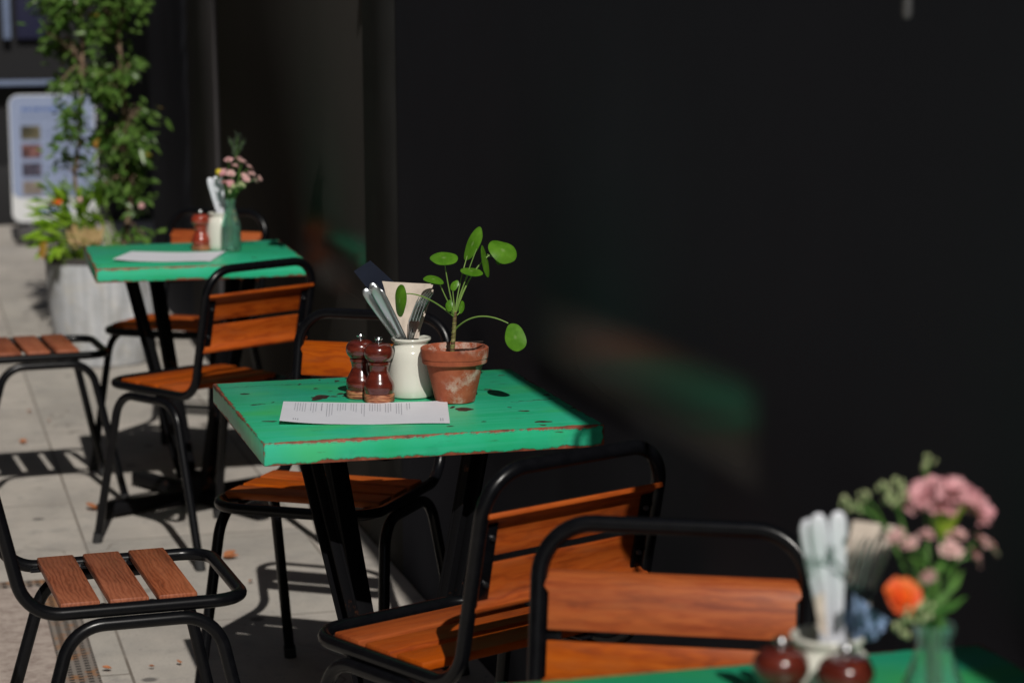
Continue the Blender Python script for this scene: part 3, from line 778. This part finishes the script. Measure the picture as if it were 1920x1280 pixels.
def pleaf(cu, cv, y, wpx, hpx, rot, att, bend, nrm, cup=.12, root=None, r=.0011):
    """one leaf: centre, size along its own axes (metres*1000), in-picture rotation, attachment, petiole bend point, facing normal"""
    c = L(cu, cv, y)
    n = Vector(nrm).normalized()
    right = Vector((math.cos(CYAW), -math.sin(CYAW), 0))
    up = n.cross(right).normalized()
    if up.z < 0 and abs(up.z) > .2: up = -up
    right = up.cross(n).normalized()
    ax = right*math.cos(rot)+up*math.sin(rot); ay = n.cross(ax)
    bm = NB(); lm = bm.verts.layers.float_color.new('leafmap'); rings = [[bm.verts.new(c+n*cup*-.0)]]; rings[0][0][lm] = (0, .5, 0, 1)
    a, b = wpx/2000, hpx/2000
    NR, NS = 7, 32
    prev = None
    for i in range(1, NR+1):
        q = i/NR; ring = []
        for k in range(NS):
            th = 2*math.pi*k/NS
            wob = 1+.05*math.sin(2*th+cu)+.045*math.cos(3*th+cv)+.02*math.sin(5*th+cu*2)
            x, z = a*q*math.cos(th)*wob, b*q*math.sin(th)*wob
            h = -cup*(q*q)*(a+b)/2*(1+.5*math.cos(2*th+1))
            nv = bm.verts.new(c+ax*x+ay*z+n*h); nv[lm] = (q, 1.0 if k % 4 == 0 else 0.0, 0, 1); ring.append(nv)
        if prev is None:
            for k in range(NS): bm.faces.new((rings[0][0], ring[k], ring[(k+1) % NS]))
        else:
            for k in range(NS): bm.faces.new((prev[k], ring[k], ring[(k+1) % NS], prev[(k+1) % NS]))
        prev = ring
    bmesh.ops.recalc_face_normals(bm, faces=bm.faces); bmesh.ops.solidify(bm, geom=list(bm.faces), thickness=.0007)
    lf = build('leaf', bm, PILEA, pot, sharp=80)
    rt = root or sp2
    a_ = L(*att)
    b_ = L(*bend)
    bm = NB(); pth = bez(rt, b_, a_, 14); tube(bm, pth, [r*1.35-(r*.5)*i/14 for i in range(15)], 8); build('petiole', bm, PETI, lf)
Y0 = .303
S_ = Vector((-.1, -.75, .65))      # towards the sun and the viewer
pleaf(832, 483, .290, 50, 40, 0, (834, 492, .290), (838, 530, .296), (-.15, -.50, .86), .10)
pleaf(813, 523, .285, 37, 30, .25, (822, 526, .287), (836, 560, .295), (.15, -.42, .9), .12)
pleaf(886, 457, .325, 66, 30, 1.0, (876, 480, .322), (858, 540, .31), (-.75, -.62, .35), .1)
pleaf(943, 469, .300, 55, 50, -.55, (928, 471, .302), (880, 500, .305), (.15, -.80, .60), .22, r=.0014)
pleaf(911, 489, .296, 60, 34, -1.05, (894, 466, .300), (872, 520, .30), (.84, -.52, .16), .08)
pleaf(884, 508, .292, 44, 34, 0, (880, 511, .294), (862, 545, .30), (.05, -.33, .95), .10)
pleaf(749, 564, .255, 56, 38, 1.48, (756, 551, .257), (795, 545, .275), (-.93, -.36, .12), .12, sp2+Vector((0, 0, -.004)), .0012)
pleaf(966, 632, .215, 58, 36, -1.25, (953, 606, .220), (893, 575, .255), (-.42, -.82, .42), .10, L(854, 617, .300), .0013)
pleaf(842, 573, .285, 22, 14, 1.45, (843, 580, .288), (848, 588, .296), (-.5, -.8, .3), .15)
pleaf(852, 535, .300, 22, 14, 1.1, (849, 545, .300), (851, 570, .30), (-.5, -.8, .4), .15)
pleaf(933, 489, .300, 16, 8, -1.2, (928, 482, .300), (912, 480, .303), (-.3, -.8, .4), .15, L(915, 476, .303), .0006)
pleaf(866, 575, .315, 26, 12, 1.35, (862, 585, .31), (858, 592, .305), (.3, -.9, .2), .15)
tw = NB(); tube(tw, [L(858, 640, .30), L(880, 641, .295), L(906, 640, .29)], .0009, 8); build('soil_stick', tw, flat('dark_twig', (.03, .02, .015), .8), pot)

# ------------------------------------------------------------------ flowers
def bottle(loc, label, H=.155, R0=.033, water=.55):
    t = empty('glass_bottle', loc, 0, label, 'bottle', 'green glass bottles used as vases')
    out = [(0, 0), (R0*.9, 0), (R0, .004), (R0, H*.42)]+spline([(R0, H*.45), (R0*.93, H*.55), (R0*.68, H*.70), (R0*.50, H*.82), (R0*.47, H*.92)], 5)+[(R0*.56, H*.935), (R0*.58, H*.99), (R0*.52, H)]
    inn = [(R0*.43, H*.99), (R0*.40, H*.9), (R0*.60, H*.70), (R0*.86, H*.55), (R0*.925, H*.44), (R0*.925, .008), (R0*.8, .005), (0, .005)]
    bm = NB(); lathe(bm, out+inn, 40); build('bottle_glass', bm, GLASS, t)
    wh = H*water*.8
    bm = NB(); lathe(bm, [(0, .0055), (R0*.79, .0055), (R0*.915, .009), (R0*.915, wh), (0, wh)], 40); build('water', bm, WATER, t)
    return t
B3 = (.373, 3.028, ZT); B1 = (.352, -1.850, ZT)
bottle(B3, 'teal green bottle of small pink flowers on the far table', .155, .0295, .6)
bottle(B1, 'blurred green bottle holding the carnation on the nearest table', .150, .034, .6)

def blob(bm, c, r, rnd, seg=6, sq=(1, 1, 1)):
    m_ = Matrix.Translation(c) @ Matrix.Rotation(rnd.uniform(0, 6), 4, 'Z') @ Matrix.Diagonal((r*sq[0], r*sq[1], r*sq[2], 1))
    bmesh.ops.create_icosphere(bm, subdivisions=1, radius=1, matrix=m_)
def petals(bm, c, r, n, rnd, d=Vector((0, 0, 1)), layers=1, ruff=.2):
    "ruffled petals round a centre"
    d = d.normalized(); e1 = d.orthogonal().normalized(); e2 = d.cross(e1)
    for l in range(layers):
        fr = (l+1)/layers
        for k in range(n):
            th = 2*math.pi*(k+.5*(l % 2))/n+rnd.uniform(-.2, .2)
            o = e1*math.cos(th)+e2*math.sin(th); s = d.cross(o)
            rr = r*(.45+.55*fr)*rnd.uniform(.85, 1.1); lift = (1-fr)*.9+.12
            tip = c+o*rr*(1-.3*lift)+d*rr*lift; w_ = rr*.55
            mid = c+o*rr*.55*(1-.3*lift)+d*rr*lift*.75
            a = [bm.verts.new(c), bm.verts.new(mid-s*w_*.7), bm.verts.new(tip-s*w_+d*rr*rnd.uniform(-ruff, ruff)), bm.verts.new(tip+o*rr*.08+d*rr*rnd.uniform(-ruff, ruff)), bm.verts.new(tip+s*w_+d*rr*rnd.uniform(-ruff, ruff)), bm.verts.new(mid+s*w_*.7)]
            bm.faces.new((a[0], a[1], a[5])); bm.faces.new((a[1], a[2], a[3])); bm.faces.new((a[1], a[3], a[5])); bm.faces.new((a[3], a[4], a[5]))
def stem_to(neck, tips, fork_, rad=.0013):
    bm = NB()
    base = neck-Vector((0, 0, .12))+Vector((neck.x-fork_.x, neck.y-fork_.y, 0))*.2
    tube(bm, [base, neck]+bez(neck, neck.lerp(fork_, .5)+Vector((0, 0, .01)), fork_, 6)[1:], rad*1.2, 6)
    for t in tips: tube(bm, bez(fork_, fork_.lerp(t, .5)+Vector((0, 0, .006)), t, 5), rad*.7, 5)
    return bm
def sprig(loc, neck, fork_, tips, bloom, mat, r, label, group, kind='pink', leaves=0, seed=0):
    "a branching flower stem: stems, blooms and small leaves are its parts"
    rnd = random.Random(seed); o = Vector(loc)
    t = empty('flower_stem', o, 0, label, 'flower', group)
    neck = neck-o; fork_ = fork_-o; tips = [q-o for q in tips]
    build('stalk', stem_to(neck, tips, fork_), FSTEM, t)
    for q in tips:
        bm = NB(); d = (q-fork_).normalized()+Vector((0, -.35, .3))
        if kind == 'bud':
            for _ in range(7): blob(bm, q+Vector([rnd.uniform(-1, 1)*r*1.3 for _ in range(3)]), r*rnd.uniform(.5, .8), rnd, sq=(.8, .8, 1.3))
        elif kind == 'grass':
            for _ in range(22):
                p = q.lerp(fork_, rnd.uniform(0, .55))+Vector([rnd.uniform(-1, 1)*r for _ in range(3)])
                tube(bm, [p, p+Vector((rnd.uniform(-.006, .006), rnd.uniform(-.004, .004), rnd.uniform(.006, .014)))], [.0011, .0004], 4)
        elif kind == 'ball':
            blob(bm, q, r, rnd); blob(bm, q+Vector((0, -.002, .001)), r*.95, rnd)
        else:
            petals(bm, q, r, 5, rnd, d, 2); blob(bm, q+d*.002, r*.35, rnd)
        build(bloom, bm, mat, t, sharp=90)
    if leaves:
        bm = NB()
        for _ in range(leaves):
            p = neck.lerp(fork_, rnd.uniform(.15, 1)); e = p+Vector((rnd.uniform(-.03, .03), rnd.uniform(-.02, .02), rnd.uniform(.005, .035)))
            s = (e-p).cross(Vector((rnd.uniform(-1, 1), rnd.uniform(-1, 1), rnd.uniform(-1, 1)))).normalized()*.0042; md = p.lerp(e, .5)
            bm.faces.new([bm.verts.new(x) for x in (p, md+s, e, md-s)])
        build('foliage', bm, FSTEM, t, sharp=90)
    return t
G3 = 'flower stems in the far bottle'
N3 = Vector((B3[0], B3[1], ZT+.150)); y3 = B3[1]
def A(u, v, y): return at(u, v, y)
sprig(B3, N3+Vector((-.006, 0, 0)), A(430, 335, y3), [A(428, 300, y3-.01), A(440, 312, y3), A(433, 325, y3-.02), A(418, 322, y3)], 'blossom', PINK2, .0125, 'tall pink waxflower stem at the middle of the far bottle', G3, seed=1, leaves=5)
sprig(B3, N3+Vector((.004, .004, 0)), A(448, 335, y3), [A(454, 303, y3), A(468, 314, y3+.01), A(447, 298, y3+.02), A(458, 330, y3-.01)], 'blossom', PINK2, .012, 'pink waxflower stem leaning a little right in the far bottle', G3, seed=2, leaves=6)
sprig(B3, N3+Vector((.007, -.003, 0)), A(462, 345, y3-.02), [A(472, 326, y3-.02), A(486, 335, y3-.02), A(462, 336, y3-.03), A(478, 338, y3)], 'blossom', PINK2, .0115, 'pink waxflower stem reaching furthest right in the far bottle', G3, seed=3, leaves=8)
sprig(B3, N3+Vector((-.007, -.004, 0)), A(424, 350, y3-.02), [A(422, 342, y3-.02), A(418, 326, y3-.03), A(432, 345, y3-.04)], 'blossom', PINK, .011, 'short mauve pink flower stem low on the left of the far bottle', G3, seed=4, leaves=8)
sprig(B3, N3+Vector((-.008, .004, 0)), A(420, 350, y3+.01), [A(410, 323, y3+.01)], 'bloom_ball', YEL, .0115, 'single yellow ball flower left of the pink ones in the far bottle', G3, 'ball', seed=5)
sprig(B3, N3+Vector((.0, .008, 0)), A(442, 300, y3+.03), [A(432, 262, y3+.03), A(446, 252, y3+.03), A(456, 265, y3+.03), A(440, 280, y3+.02)], 'grass_head', DKGRASS, .008, 'dark feathery grass rising above the pink flowers in the far bottle', G3, 'grass', seed=6)
sprig(B3, N3+Vector((.002, -.007, 0)), A(445, 352, y3-.03), [A(440, 350, y3-.04), A(452, 348, y3-.04), A(434, 355, y3-.03)], 'bud_cluster', BUD, .007, 'stem of pale green buds low in front in the far bottle', G3, 'bud', seed=7, leaves=14)

G1 = 'flower stems in the nearest bottle'
N1 = Vector((B1[0], B1[1], ZT+.146)); y1 = B1[1]
# big pink carnation
rnd = random.Random(11)
t = empty('carnation', B1, 0, 'large pink carnation head towering over the nearest bottle', 'flower', G1)
o = Vector(B1); c = A(1777, 935, y1+.01)-o; cal = A(1768, 985, y1+.01)-o
build('stalk', stem_to(N1-o, [], cal, .0019), FSTEM, t)
bm = NB(); tube(bm, [cal+Vector((0, 0, -.012)), cal, cal.lerp(c, .5), cal.lerp(c, .85)], [.004, .011, .014, .019], 14); build('calyx', bm, CALYX, t)
for k, (du, dv) in enumerate([(-48, -8), (-22, -22), (8, -18), (34, -8), (46, 6), (-10, 4), (20, 6), (58, 20), (-58, 2)]):
    bm = NB(); q = A(1777+du, 930+dv, y1+.01+.018*math.sin(k*2.4))-o
    petals(bm, q-Vector((0, 0, .004)), .0150, 9, rnd, (q-cal).normalized()+Vector((0, -.4, .2)), 3, .45); build('ruffled_petals', bm, PINK, t, sharp=90)
# orange flower
t = empty('ranunculus', B1, 0, 'round orange flower low at the left of the nearest bottle', 'flower', G1)
c = A(1697, 1112, y1-.03)-o; build('stalk', stem_to(N1+Vector((-.008, -.006, 0))-o, [], c-Vector((0, -.004, .012)), .0015), FSTEM, t)
bm = NB(); petals(bm, c+Vector((0, .004, -.004)), .0165, 11, rnd, Vector((-.1, -.8, .6)), 5, .12); build('petals', bm, ORANGE, t, sharp=90)
bm = NB(); tube(bm, [c+Vector((.001, .010, -.016)), c+Vector((0, .006, -.006))], [.004, .012], 10); build('calyx', bm, CALYX, t)
sprig(B1, N1+Vector((-.008, .004, 0)), A(1660, 985, y1+.02), [A(1595, 945, y1+.02), A(1612, 950, y1+.03), A(1620, 932, y1+.02), A(1580, 940, y1+.02)], 'bud_cluster', BUD, .0034, 'leftmost stem of pale green buds in the nearest bottle', G1, 'bud', seed=21)
sprig(B1, N1+Vector((-.004, .006, 0)), A(1688, 970, y1+.02), [A(1655, 912, y1+.02), A(1665, 930, y1+.03), A(1685, 905, y1+.02), A(1678, 935, y1), A(1694, 925, y1)], 'bud_cluster', BUD, .0038, 'stem of pale green buds beside the left of the carnation', G1, 'bud', seed=22)
sprig(B1, N1+Vector((.0, .009, 0)), A(1735, 900, y1+.04), [A(1735, 872, y1+.04), A(1744, 860, y1+.04)], 'bud_cluster', BUD, .0034, 'single stem of green buds rising above the carnation', G1, 'bud', seed=23)
sprig(B1, N1+Vector((.008, .0, 0)), A(1785, 1060, y1), [A(1795, 1005, y1), A(1838, 1012, y1), A(1856, 1024, y1+.01), A(1828, 1045, y1), A(1783, 1030, y1-.01)], 'blossom', PINK2, .0105, 'spray of small pale pink flowers at the right of the nearest bottle', G1, seed=24, leaves=6)
sprig(B1, N1+Vector((.003, -.008, 0)), A(1735, 1050, y1-.02), [A(1737, 1003, y1-.02), A(1705, 1018, y1-.02), A(1740, 1080, y1-.03), A(1680, 1005, y1-.02)], 'blossom', PINK2, .0085, 'small pale pink flowers under the carnation in the nearest bottle', G1, seed=25, leaves=8)
sprig(B1, N1+Vector((-.003, -.01, 0)), A(1722, 1140, y1-.03), [A(1735, 1145, y1-.04), A(1708, 1150, y1-.04), A(1695, 1175, y1-.04)], 'bud_cluster', BUD, .0048, 'pale green buds just over the neck of the nearest bottle', G1, 'bud', seed=26, leaves=10)

# cutlery in the other crocks
K1 = 'steel knives standing in the nearest crock'
yk = -1.735
for u, v, y, bu, lb in [(1513, 972, yk, 1548, 'leftmost blurred knife handle in the nearest crock'), (1533, 962, yk-.012, 1556, 'blurred knife handle at the middle of three in the nearest crock'), (1571, 958, yk-.012, 1572, 'rightmost blurred knife handle in the nearest crock')]:
    knife(A(u, v, y), A(bu, 1190, -1.728), lb, K1, .15*math.sin(u))
tag(sheet('paper_napkin', [A(1545, 1200, -1.715), A(1610, 1200, -1.712), A(1680, 985, -1.700), A(1600, 975, -1.705)], KRAFT, None, .0012, 10, 12, .003, 9), 'brown paper napkin behind the forks in the nearest crock', 'napkin')
tag(sheet('paper_napkin', [A(1535, 1180, -1.745), A(1552, 1195, -1.745), A(1545, 1110, -1.750), A(1527, 1120, -1.750)], KRAFT, None, .0012, 8, 8, .002, 4), 'small cream paper corner left of the knives in the nearest crock', 'napkin')
tag(sheet('cloth_napkin', [A(1602, 1205, -1.742), A(1640, 1200, -1.742), A(1668, 1165, -1.750), A(1600, 1112, -1.745)], SHADENAP, None, .0015, 10, 10, .006, 14), 'pale blue napkin drooping from the nearest crock beside the orange flower', 'napkin')
F1 = 'forks standing in the nearest crock'
for i, (u, v) in enumerate([(1622, 1010), (1640, 1006), (1660, 1012)]):
    fork(A(u, v, -1.722+.006*i), A(1580+i*6, 1200, -1.725), ['left one of the dark forks in front of the brown napkin in the nearest crock', 'middle one of the dark forks in front of the brown napkin in the nearest crock', 'right one of the dark forks in front of the brown napkin in the nearest crock'][i], F1, .3)
K3 = 'steel knives standing in the far crock'
for u, v, y, bu, lb in [(392, 333, 3.085, 409, 'left knife handle leaning out of the far crock'), (403, 331, 3.078, 413, 'middle knife handle in the far crock, pale and wide'), (414, 334, 3.090, 417, 'knife handle against the bottle neck in the far crock')]:
    knife(A(u, v, y), A(bu, 400, 3.095), lb, K3, .2*math.sin(u))

# ------------------------------------------------------------------ planter and climbing plant
PC = Vector((.225, 5.87, 0))
m = Mt('streaked_concrete'); v = m.coords((26, 26, 1.2), False); v2 = m.coords((1, 1, 1), False)
c = m.ramp(m.noise(v, 1.2, 5, .6), [(.3, (.33, .345, .365)), (.5, (.46, .475, .50)), (.7, (.58, .59, .605))])
c = m.mix(m.math('MULTIPLY', m.step(m.noise(v2, 7, 7, .75), .46, .62), .6), c, (.30, .295, .28))
c = m.mix(m.math('MULTIPLY', m.step(m.noise(v2, 11, 4), .56, .7), .3), c, (.56, .50, .38))
m.col(c).set(Roughness=.9); m.bump(m.noise(v, 2, 4), .5, .006); CONC = m.m
pl = empty('planter', PC, 0, 'large pale grey streaked concrete planter under the climbing plant', 'planter')
bm = NB(); lathe(bm, [(0, 0), (.17, 0), (.183, .008), (.200, .06), (.222, .20), (.2305, .34), (.2325, .43), (.2300, .448), (.222, .45), (.205, .447), (.20, .40), (0, .40)], 64); build('planter_body', bm, CONC, pl)
bm = NB(); lathe(bm, [(.2332, .43), (.2345, .44), (.232, .4535), (.220, .4555), (.213, .452), (.2225, .4505), (.2306, .4485)], 64); build('dark_rim', bm, flat('dark_rim_stain', (.05, .045, .042), .9), pl)
bm = NB(); lathe(bm, [(0, .43), (.1, .43), (.2015, .42)], 32); build('soil', bm, SOIL, pl)

def leaf_quad(bm, p, d, wd, ln, nrm, mi=0):
    d = d.normalized(); s = d.cross(nrm)
    if s.length < 1e-4: s = d.orthogonal()
    s.normalize(); n = s.cross(d)
    pts = [p, p+d*ln*.3+s*wd*.42+n*wd*.1, p+d*ln*.62+s*wd*.38+n*wd*.1, p+d*ln, p+d*ln*.62-s*wd*.38+n*wd*.1, p+d*ln*.3-s*wd*.42+n*wd*.1, p+d*ln*.5-n*wd*.06]
    V = [bm.verts.new(q) for q in pts]
    for a, b, c_ in ((0, 1, 6), (1, 2, 6), (2, 3, 6), (3, 4, 6), (4, 5, 6), (5, 0, 6)):
        f = bm.faces.new((V[a], V[b], V[c_])); f.material_index = mi
rnd = random.Random(5)
cp = empty('climbing_plant', PC+Vector((0, 0, .42)), 0, 'tall leafy climbing plant rising from the pale planter against the dark wall', 'plant')
o = Vector(cp.location)
bm = NB()
trunk = [PC+Vector((.07, .03, .40)), A(240, 420, 5.9), A(245, 370, 5.9), A(236, 330, 5.88), A(233, 280, 5.9), A(236, 230, 5.92), A(230, 150, 5.9), A(220, 60, 5.88), A(205, -60, 5.9), A(190, -200, 5.9), A(195, -420, 5.9), A(190, -560, 5.9)]
tube(bm, [q-o for q in trunk], [.016, .013, .012, .012, .011, .011, .010, .010, .009, .008, .006, .003], 10)
st2 = [PC+Vector((-.03, -.02, .40)), A(150, 400, 5.82), A(140, 330, 5.8), A(150, 240, 5.82), A(155, 120, 5.84), A(150, -40, 5.85), A(160, -300, 5.85)]
tube(bm, [q-o for q in st2], [.009, .008, .007, .007, .006, .006, .003], 8)
build('trunk', bm, BARK, cp)
bm = NB(); tw = NB()
def dens(u, v):
    l = 78+18*math.sin(v*.05) if v < 165 else (178 if v < 440 else 190)
    r_ = 258+10*math.sin(v*.03) if v < 190 else 272
    if v < 165 and v > 120: l = 100
    return l, r_
n_cl = 0
while n_cl < 600:
    v = rnd.uniform(-620, 445); u = rnd.uniform(66, 306)+rnd.gauss(0, 6)
    l, r_ = dens(u, v)
    if u < l or u > r_:
        if not (110 < u < 165 and 190 < v < 330 and rnd.random() < .6): continue
    y = rnd.uniform(5.70, 6.05)
    if noise.noise(Vector((u*.016, v*.016, y*2))) < -.03: continue
    if v > 200 and rnd.random() < .2: continue
    n_cl += 1
    c = A(u, v, y); src = trunk if u > 170 else st2
    k = min(src, key=lambda q: (q-c).length)
    tube(tw, [x-o for x in bez(k, k.lerp(c, .5)+Vector((0, 0, .03)), c, 5)], .0022, 5)
    out_d = (c-Vector((k.x, k.y, c.z))).normalized()
    for _ in range(rnd.randint(6, 10)):
        p = c+Vector([rnd.gauss(0, .026) for _ in range(3)])
        d = out_d*.5+Vector((rnd.uniform(-.8, .8), rnd.uniform(-.9, .4), rnd.uniform(-1.0, .35)))
        ln = rnd.choice((.030, .042, .050, .058, .070))*rnd.uniform(.85, 1.15)
        leaf_quad(bm, p-o, d, ln*.43, ln, Vector((rnd.uniform(-.9, .9), rnd.uniform(-.9, -.1), rnd.uniform(.2, 1))), 1 if rnd.random() < .009 else 0)
build('foliage', bm, [SHRUB, SHRUBY], cp, sharp=90); build('twigs', tw, BARK, cp)

bp = empty('bedding_plant', PC+Vector((-.10, -.10, .42)), 0, 'bright green drooping plant with orange flowers spilling over the left of the pale planter', 'plant')
o = Vector(bp.location)
bm = NB()
for k in range(95):
    c0 = PC+Vector((rnd.uniform(-.17, .10), rnd.uniform(-.18, .0), .43))
    tgt = A(rnd.uniform(62, 195), rnd.uniform(345, 430), PC.y-.12+rnd.uniform(-.1, .06))
    if rnd.random() < .3: tgt = A(rnd.uniform(62, 110), rnd.uniform(420, 485), PC.y-.2+rnd.uniform(-.05, .05))
    midp = c0.lerp(tgt, .5)+Vector((0, 0, .05))
    ln = rnd.uniform(.07, .12); d = (tgt-midp).normalized()+Vector((rnd.uniform(-.3, .3), rnd.uniform(-.5, .1), rnd.uniform(-.5, .3)))
    tube(bm, [x-o for x in bez(c0, midp, tgt-d.normalized()*ln*.5, 4)], .0018, 4)
    leaf_quad(bm, tgt-d.normalized()*ln*.5-o, d, ln*.36, ln, Vector((rnd.uniform(-.4, .4), -.5, .9)))
build('foliage', bm, BED, bp, sharp=90)
for (u, v, ma) in ((110, 378, ORANGE), (152, 374, PINK2), (265, 386, PINK2), (98, 381, ORANGE)):
    bm = NB(); q = A(u, v, PC.y-.19)-o; petals(bm, q, .012, 7, rnd, Vector((0, -.8, .5)), 3); build('blossom', bm, ma, bp, sharp=90)
bm = NB()
for k in range(46):
    p = A(rnd.uniform(135, 185), rnd.uniform(455, 470), PC.y-.17+rnd.uniform(-.03, .05))
    leaf_quad(bm, p-o, Vector((rnd.uniform(-.45, .45), rnd.uniform(-.3, .2), 1)), .026, rnd.uniform(.05, .10), Vector((rnd.uniform(-.4, .4), -1, .2)))
build('dry_leaves', bm, HUSK, bp, sharp=90)
bm = NB()
for k in range(60):
    a = rnd.uniform(0, 6.28); p = PC+Vector((math.cos(a)*rnd.uniform(.05, .19), math.sin(a)*rnd.uniform(.05, .19), .43))
    ln = rnd.uniform(.03, .06); leaf_quad(bm, p-o, Vector((rnd.uniform(-1, 1), rnd.uniform(-1, .4), rnd.uniform(.0, .9))), ln*.45, ln, Vector((0, -.6, .8)))
build('ground_leaves', bm, [SHRUB], bp, sharp=90)
yl = NB()
for k in range(5):
    p = A(82+rnd.uniform(-4, 6), 448, PC.y-.23); leaf_quad(yl, p-o, Vector((rnd.uniform(-.2, .1), -.2, -1)), .022, .085, Vector((.2, -1, .1)))
build('yellow_leaf', yl, SHRUBY, bp, sharp=90)

# ------------------------------------------------------------------ pavement sign
SY = 10.9
sg = empty('pavement_sign', (.36, SY, 0), R(-4), 'white rounded pavement sign with photos and blue print standing beyond the planter', 'sign')
def rrect(bm, x0, x1, z0, z1, r, y0, y1):
    pts = [(x, 0, z) for x, z in ((x0, z0), (x1, z0), (x1, z1), (x0, z1))]
    q = fillet(pts, r, True, 8)
    A_ = [bm.verts.new((p.x, y0, p.z)) for p in q]; B_ = [bm.verts.new((p.x, y1, p.z)) for p in q]
    bm.faces.new(A_); bm.faces.new(B_[::-1])
    for i in range(len(q)): bm.faces.new((A_[i], B_[i], B_[(i+1) % len(q)], A_[(i+1) % len(q)]))
    return bm
SW = flat('sign_white', (.62, .63, .64), .4, 0, .03)
build('sign_board', rrect(NB(), -.265, .265, .13, .925, .06, 0, .035), SW, sg)
build('poster', rrect(NB(), -.258, .258, .285, .918, .05, -.004, -.001), flat('poster_pale_blue', (.25, .30, .44), .4, 0, .03), sg)
BI = flat('blue_print', (.05, .11, .32), .5); GI = flat('grey_blue_print', (.14, .18, .29), .5)
def words(bm, x0, x1, z, h, y, rnd):
    x = x0
    while x < x1-.01:
        w_ = min(rnd.uniform(.012, .035), x1-x); box(bm, (x+w_/2, y, z), (w_, .001, h)); x += w_+.008
rnd = random.Random(9)
bm = NB(); words(bm, -.185, .17, .835, .022, -.0055, rnd); words(bm, -.10, .10, .205, .024, -.0015, rnd); build('heading_print', bm, BI, sg)
bm = NB()
for z in (.80, .785, .755): words(bm, -.195, .19, z, .007, -.0055, rnd)
for k in range(4):
    z = .715-.115*k
    for j in range(4): words(bm, -.055, .185-.03*(j == 3), z-.018*j, .006, -.0055, rnd)
    box(bm, (0, -.0050, z-.078), (.40, .001, .002))
build('small_print', bm, GI, sg)
for k, (a, b) in enumerate((((.015, .014, .008), (.16, .14, .08)), ((.03, .012, .014), (.22, .10, .09)), ((.012, .014, .03), (.10, .085, .12)), ((.10, .09, .08), (.26, .21, .18)))):
    mm = Mt('photo_print'); mm.col(mm.ramp(mm.noise(mm.coords((9, 9, 9)), 2.4, 3), [(.35, a), (.65, b)])).set(Roughness=.4)
    bm = NB(); box(bm, (-.135, -.0055, .690-.115*k), (.12, .002, .085)); build('photo', bm, mm.m, sg)
bm = NB(); box(bm, (0, .02, .055), (.50, .36, .105), .035, None, 4); build('base', bm, flat('dark_sign_base', (.045, .042, .042), .7), sg)
for x in (-.15, .15):
    bm = NB(); tube(bm, [(x, .018, .10), (x, .018, .14)], .012, 10); build('spring_post', bm, STEEL2, sg)

# ------------------------------------------------------------------ drain cover and fallen leaves
m = Mt('recessed_cover_infill'); v = m.coords((1, 1, 1), False)
m.col(m.ramp(m.noise(v, 26, 7, .75), [(.3, (.24, .18, .155)), (.5, (.40, .33, .29)), (.7, (.52, .44, .39))])).set(Roughness=.95); m.bump(m.noise(v, 90, 5), .5, .003); INFILL = m.m
m = Mt('perforated_cover_edge'); v = m.coords((1, 1, 1), False)
sx = m.n('SeparateXYZ'); m.l(v, sx.inputs[0])
def cell(o): return m.math('ABSOLUTE', m.math('SUBTRACT', m.math('FRACT', m.math('MULTIPLY', o, 1/.021)), .5))
hole = m.step(m.math('MAXIMUM', cell(sx.outputs[0]), cell(sx.outputs[1])), .31, .25)
rust = m.step(m.noise(v, 9, 5, .7), .5, .6)
base = m.mix(rust, (.23, .20, .175), (.30, .15, .07))
m.col(m.mix(hole, base, (.025, .02, .018))).set(Roughness=.85); PERF = m.m
dc = empty('drain_cover', (-.62, 1.45, 0), 0, 'pinkish inspection cover with perforated rusty edge set in the pavement at lower left', 'drain cover')
bm = NB(); box(bm, (0, 0, .002), (.70, 1.30, .004)); build('infill', bm, INFILL, dc)
for n_, (cx, cy, sx_, sy_) in enumerate(((.389, 0, .084, 1.43), (-.389, 0, .084, 1.43), (0, .687, .694, .060), (0, -.687, .694, .060))):
    bm = NB(); box(bm, (cx, cy, .0025), (sx_, sy_, .005)); build('perforated_edge', bm, PERF, dc)
LEAFM = flat('dry_orange_leaf', (.36, .13, .05), .8, 0, .3, 60)
LG = 'dry leaves fallen on the pavement'
lv = [(418, 1045, .045, 'largest curled orange leaf lying beside the leg of the middle chair'), (337, 1244, .016, 'tiny orange leaf scrap near the bottom edge left of the shade'), (210, 1254, .024, 'small orange leaf scrap beside the perforated drain edge'),
      (59, 771, .024, 'orange leaf scrap on the pavement below the leftmost seat'), (88, 790, .018, 'small reddish leaf scrap under the leftmost seat near its leg'), (37, 830, .03, 'orange scrap just above the striped seat shadow at the left edge'),
      (178, 955, .05, 'narrow orange brown strip lying by the chair foot left of centre'), (290, 1250, .014, 'speck of orange leaf at the bottom edge on the pale slab'), (472, 1088, .018, 'orange leaf speck inside the shadow edge under the middle table')]
for k, (u, v, s, lb) in enumerate(lv):
    p = at(u, v, z=.006); bm = NB()
    for j in range(2):
        a = k*1.3+j*.5; leaf_quad(bm, Vector((0, 0, .002+.001*j)), Vector((math.cos(a), math.sin(a), .18*j+.06)), s*.6, s, Vector((.2, -.3, 1)))
    tag(build('fallen_leaf', bm, LEAFM, None, p, sharp=90), lb, 'leaf', LG)
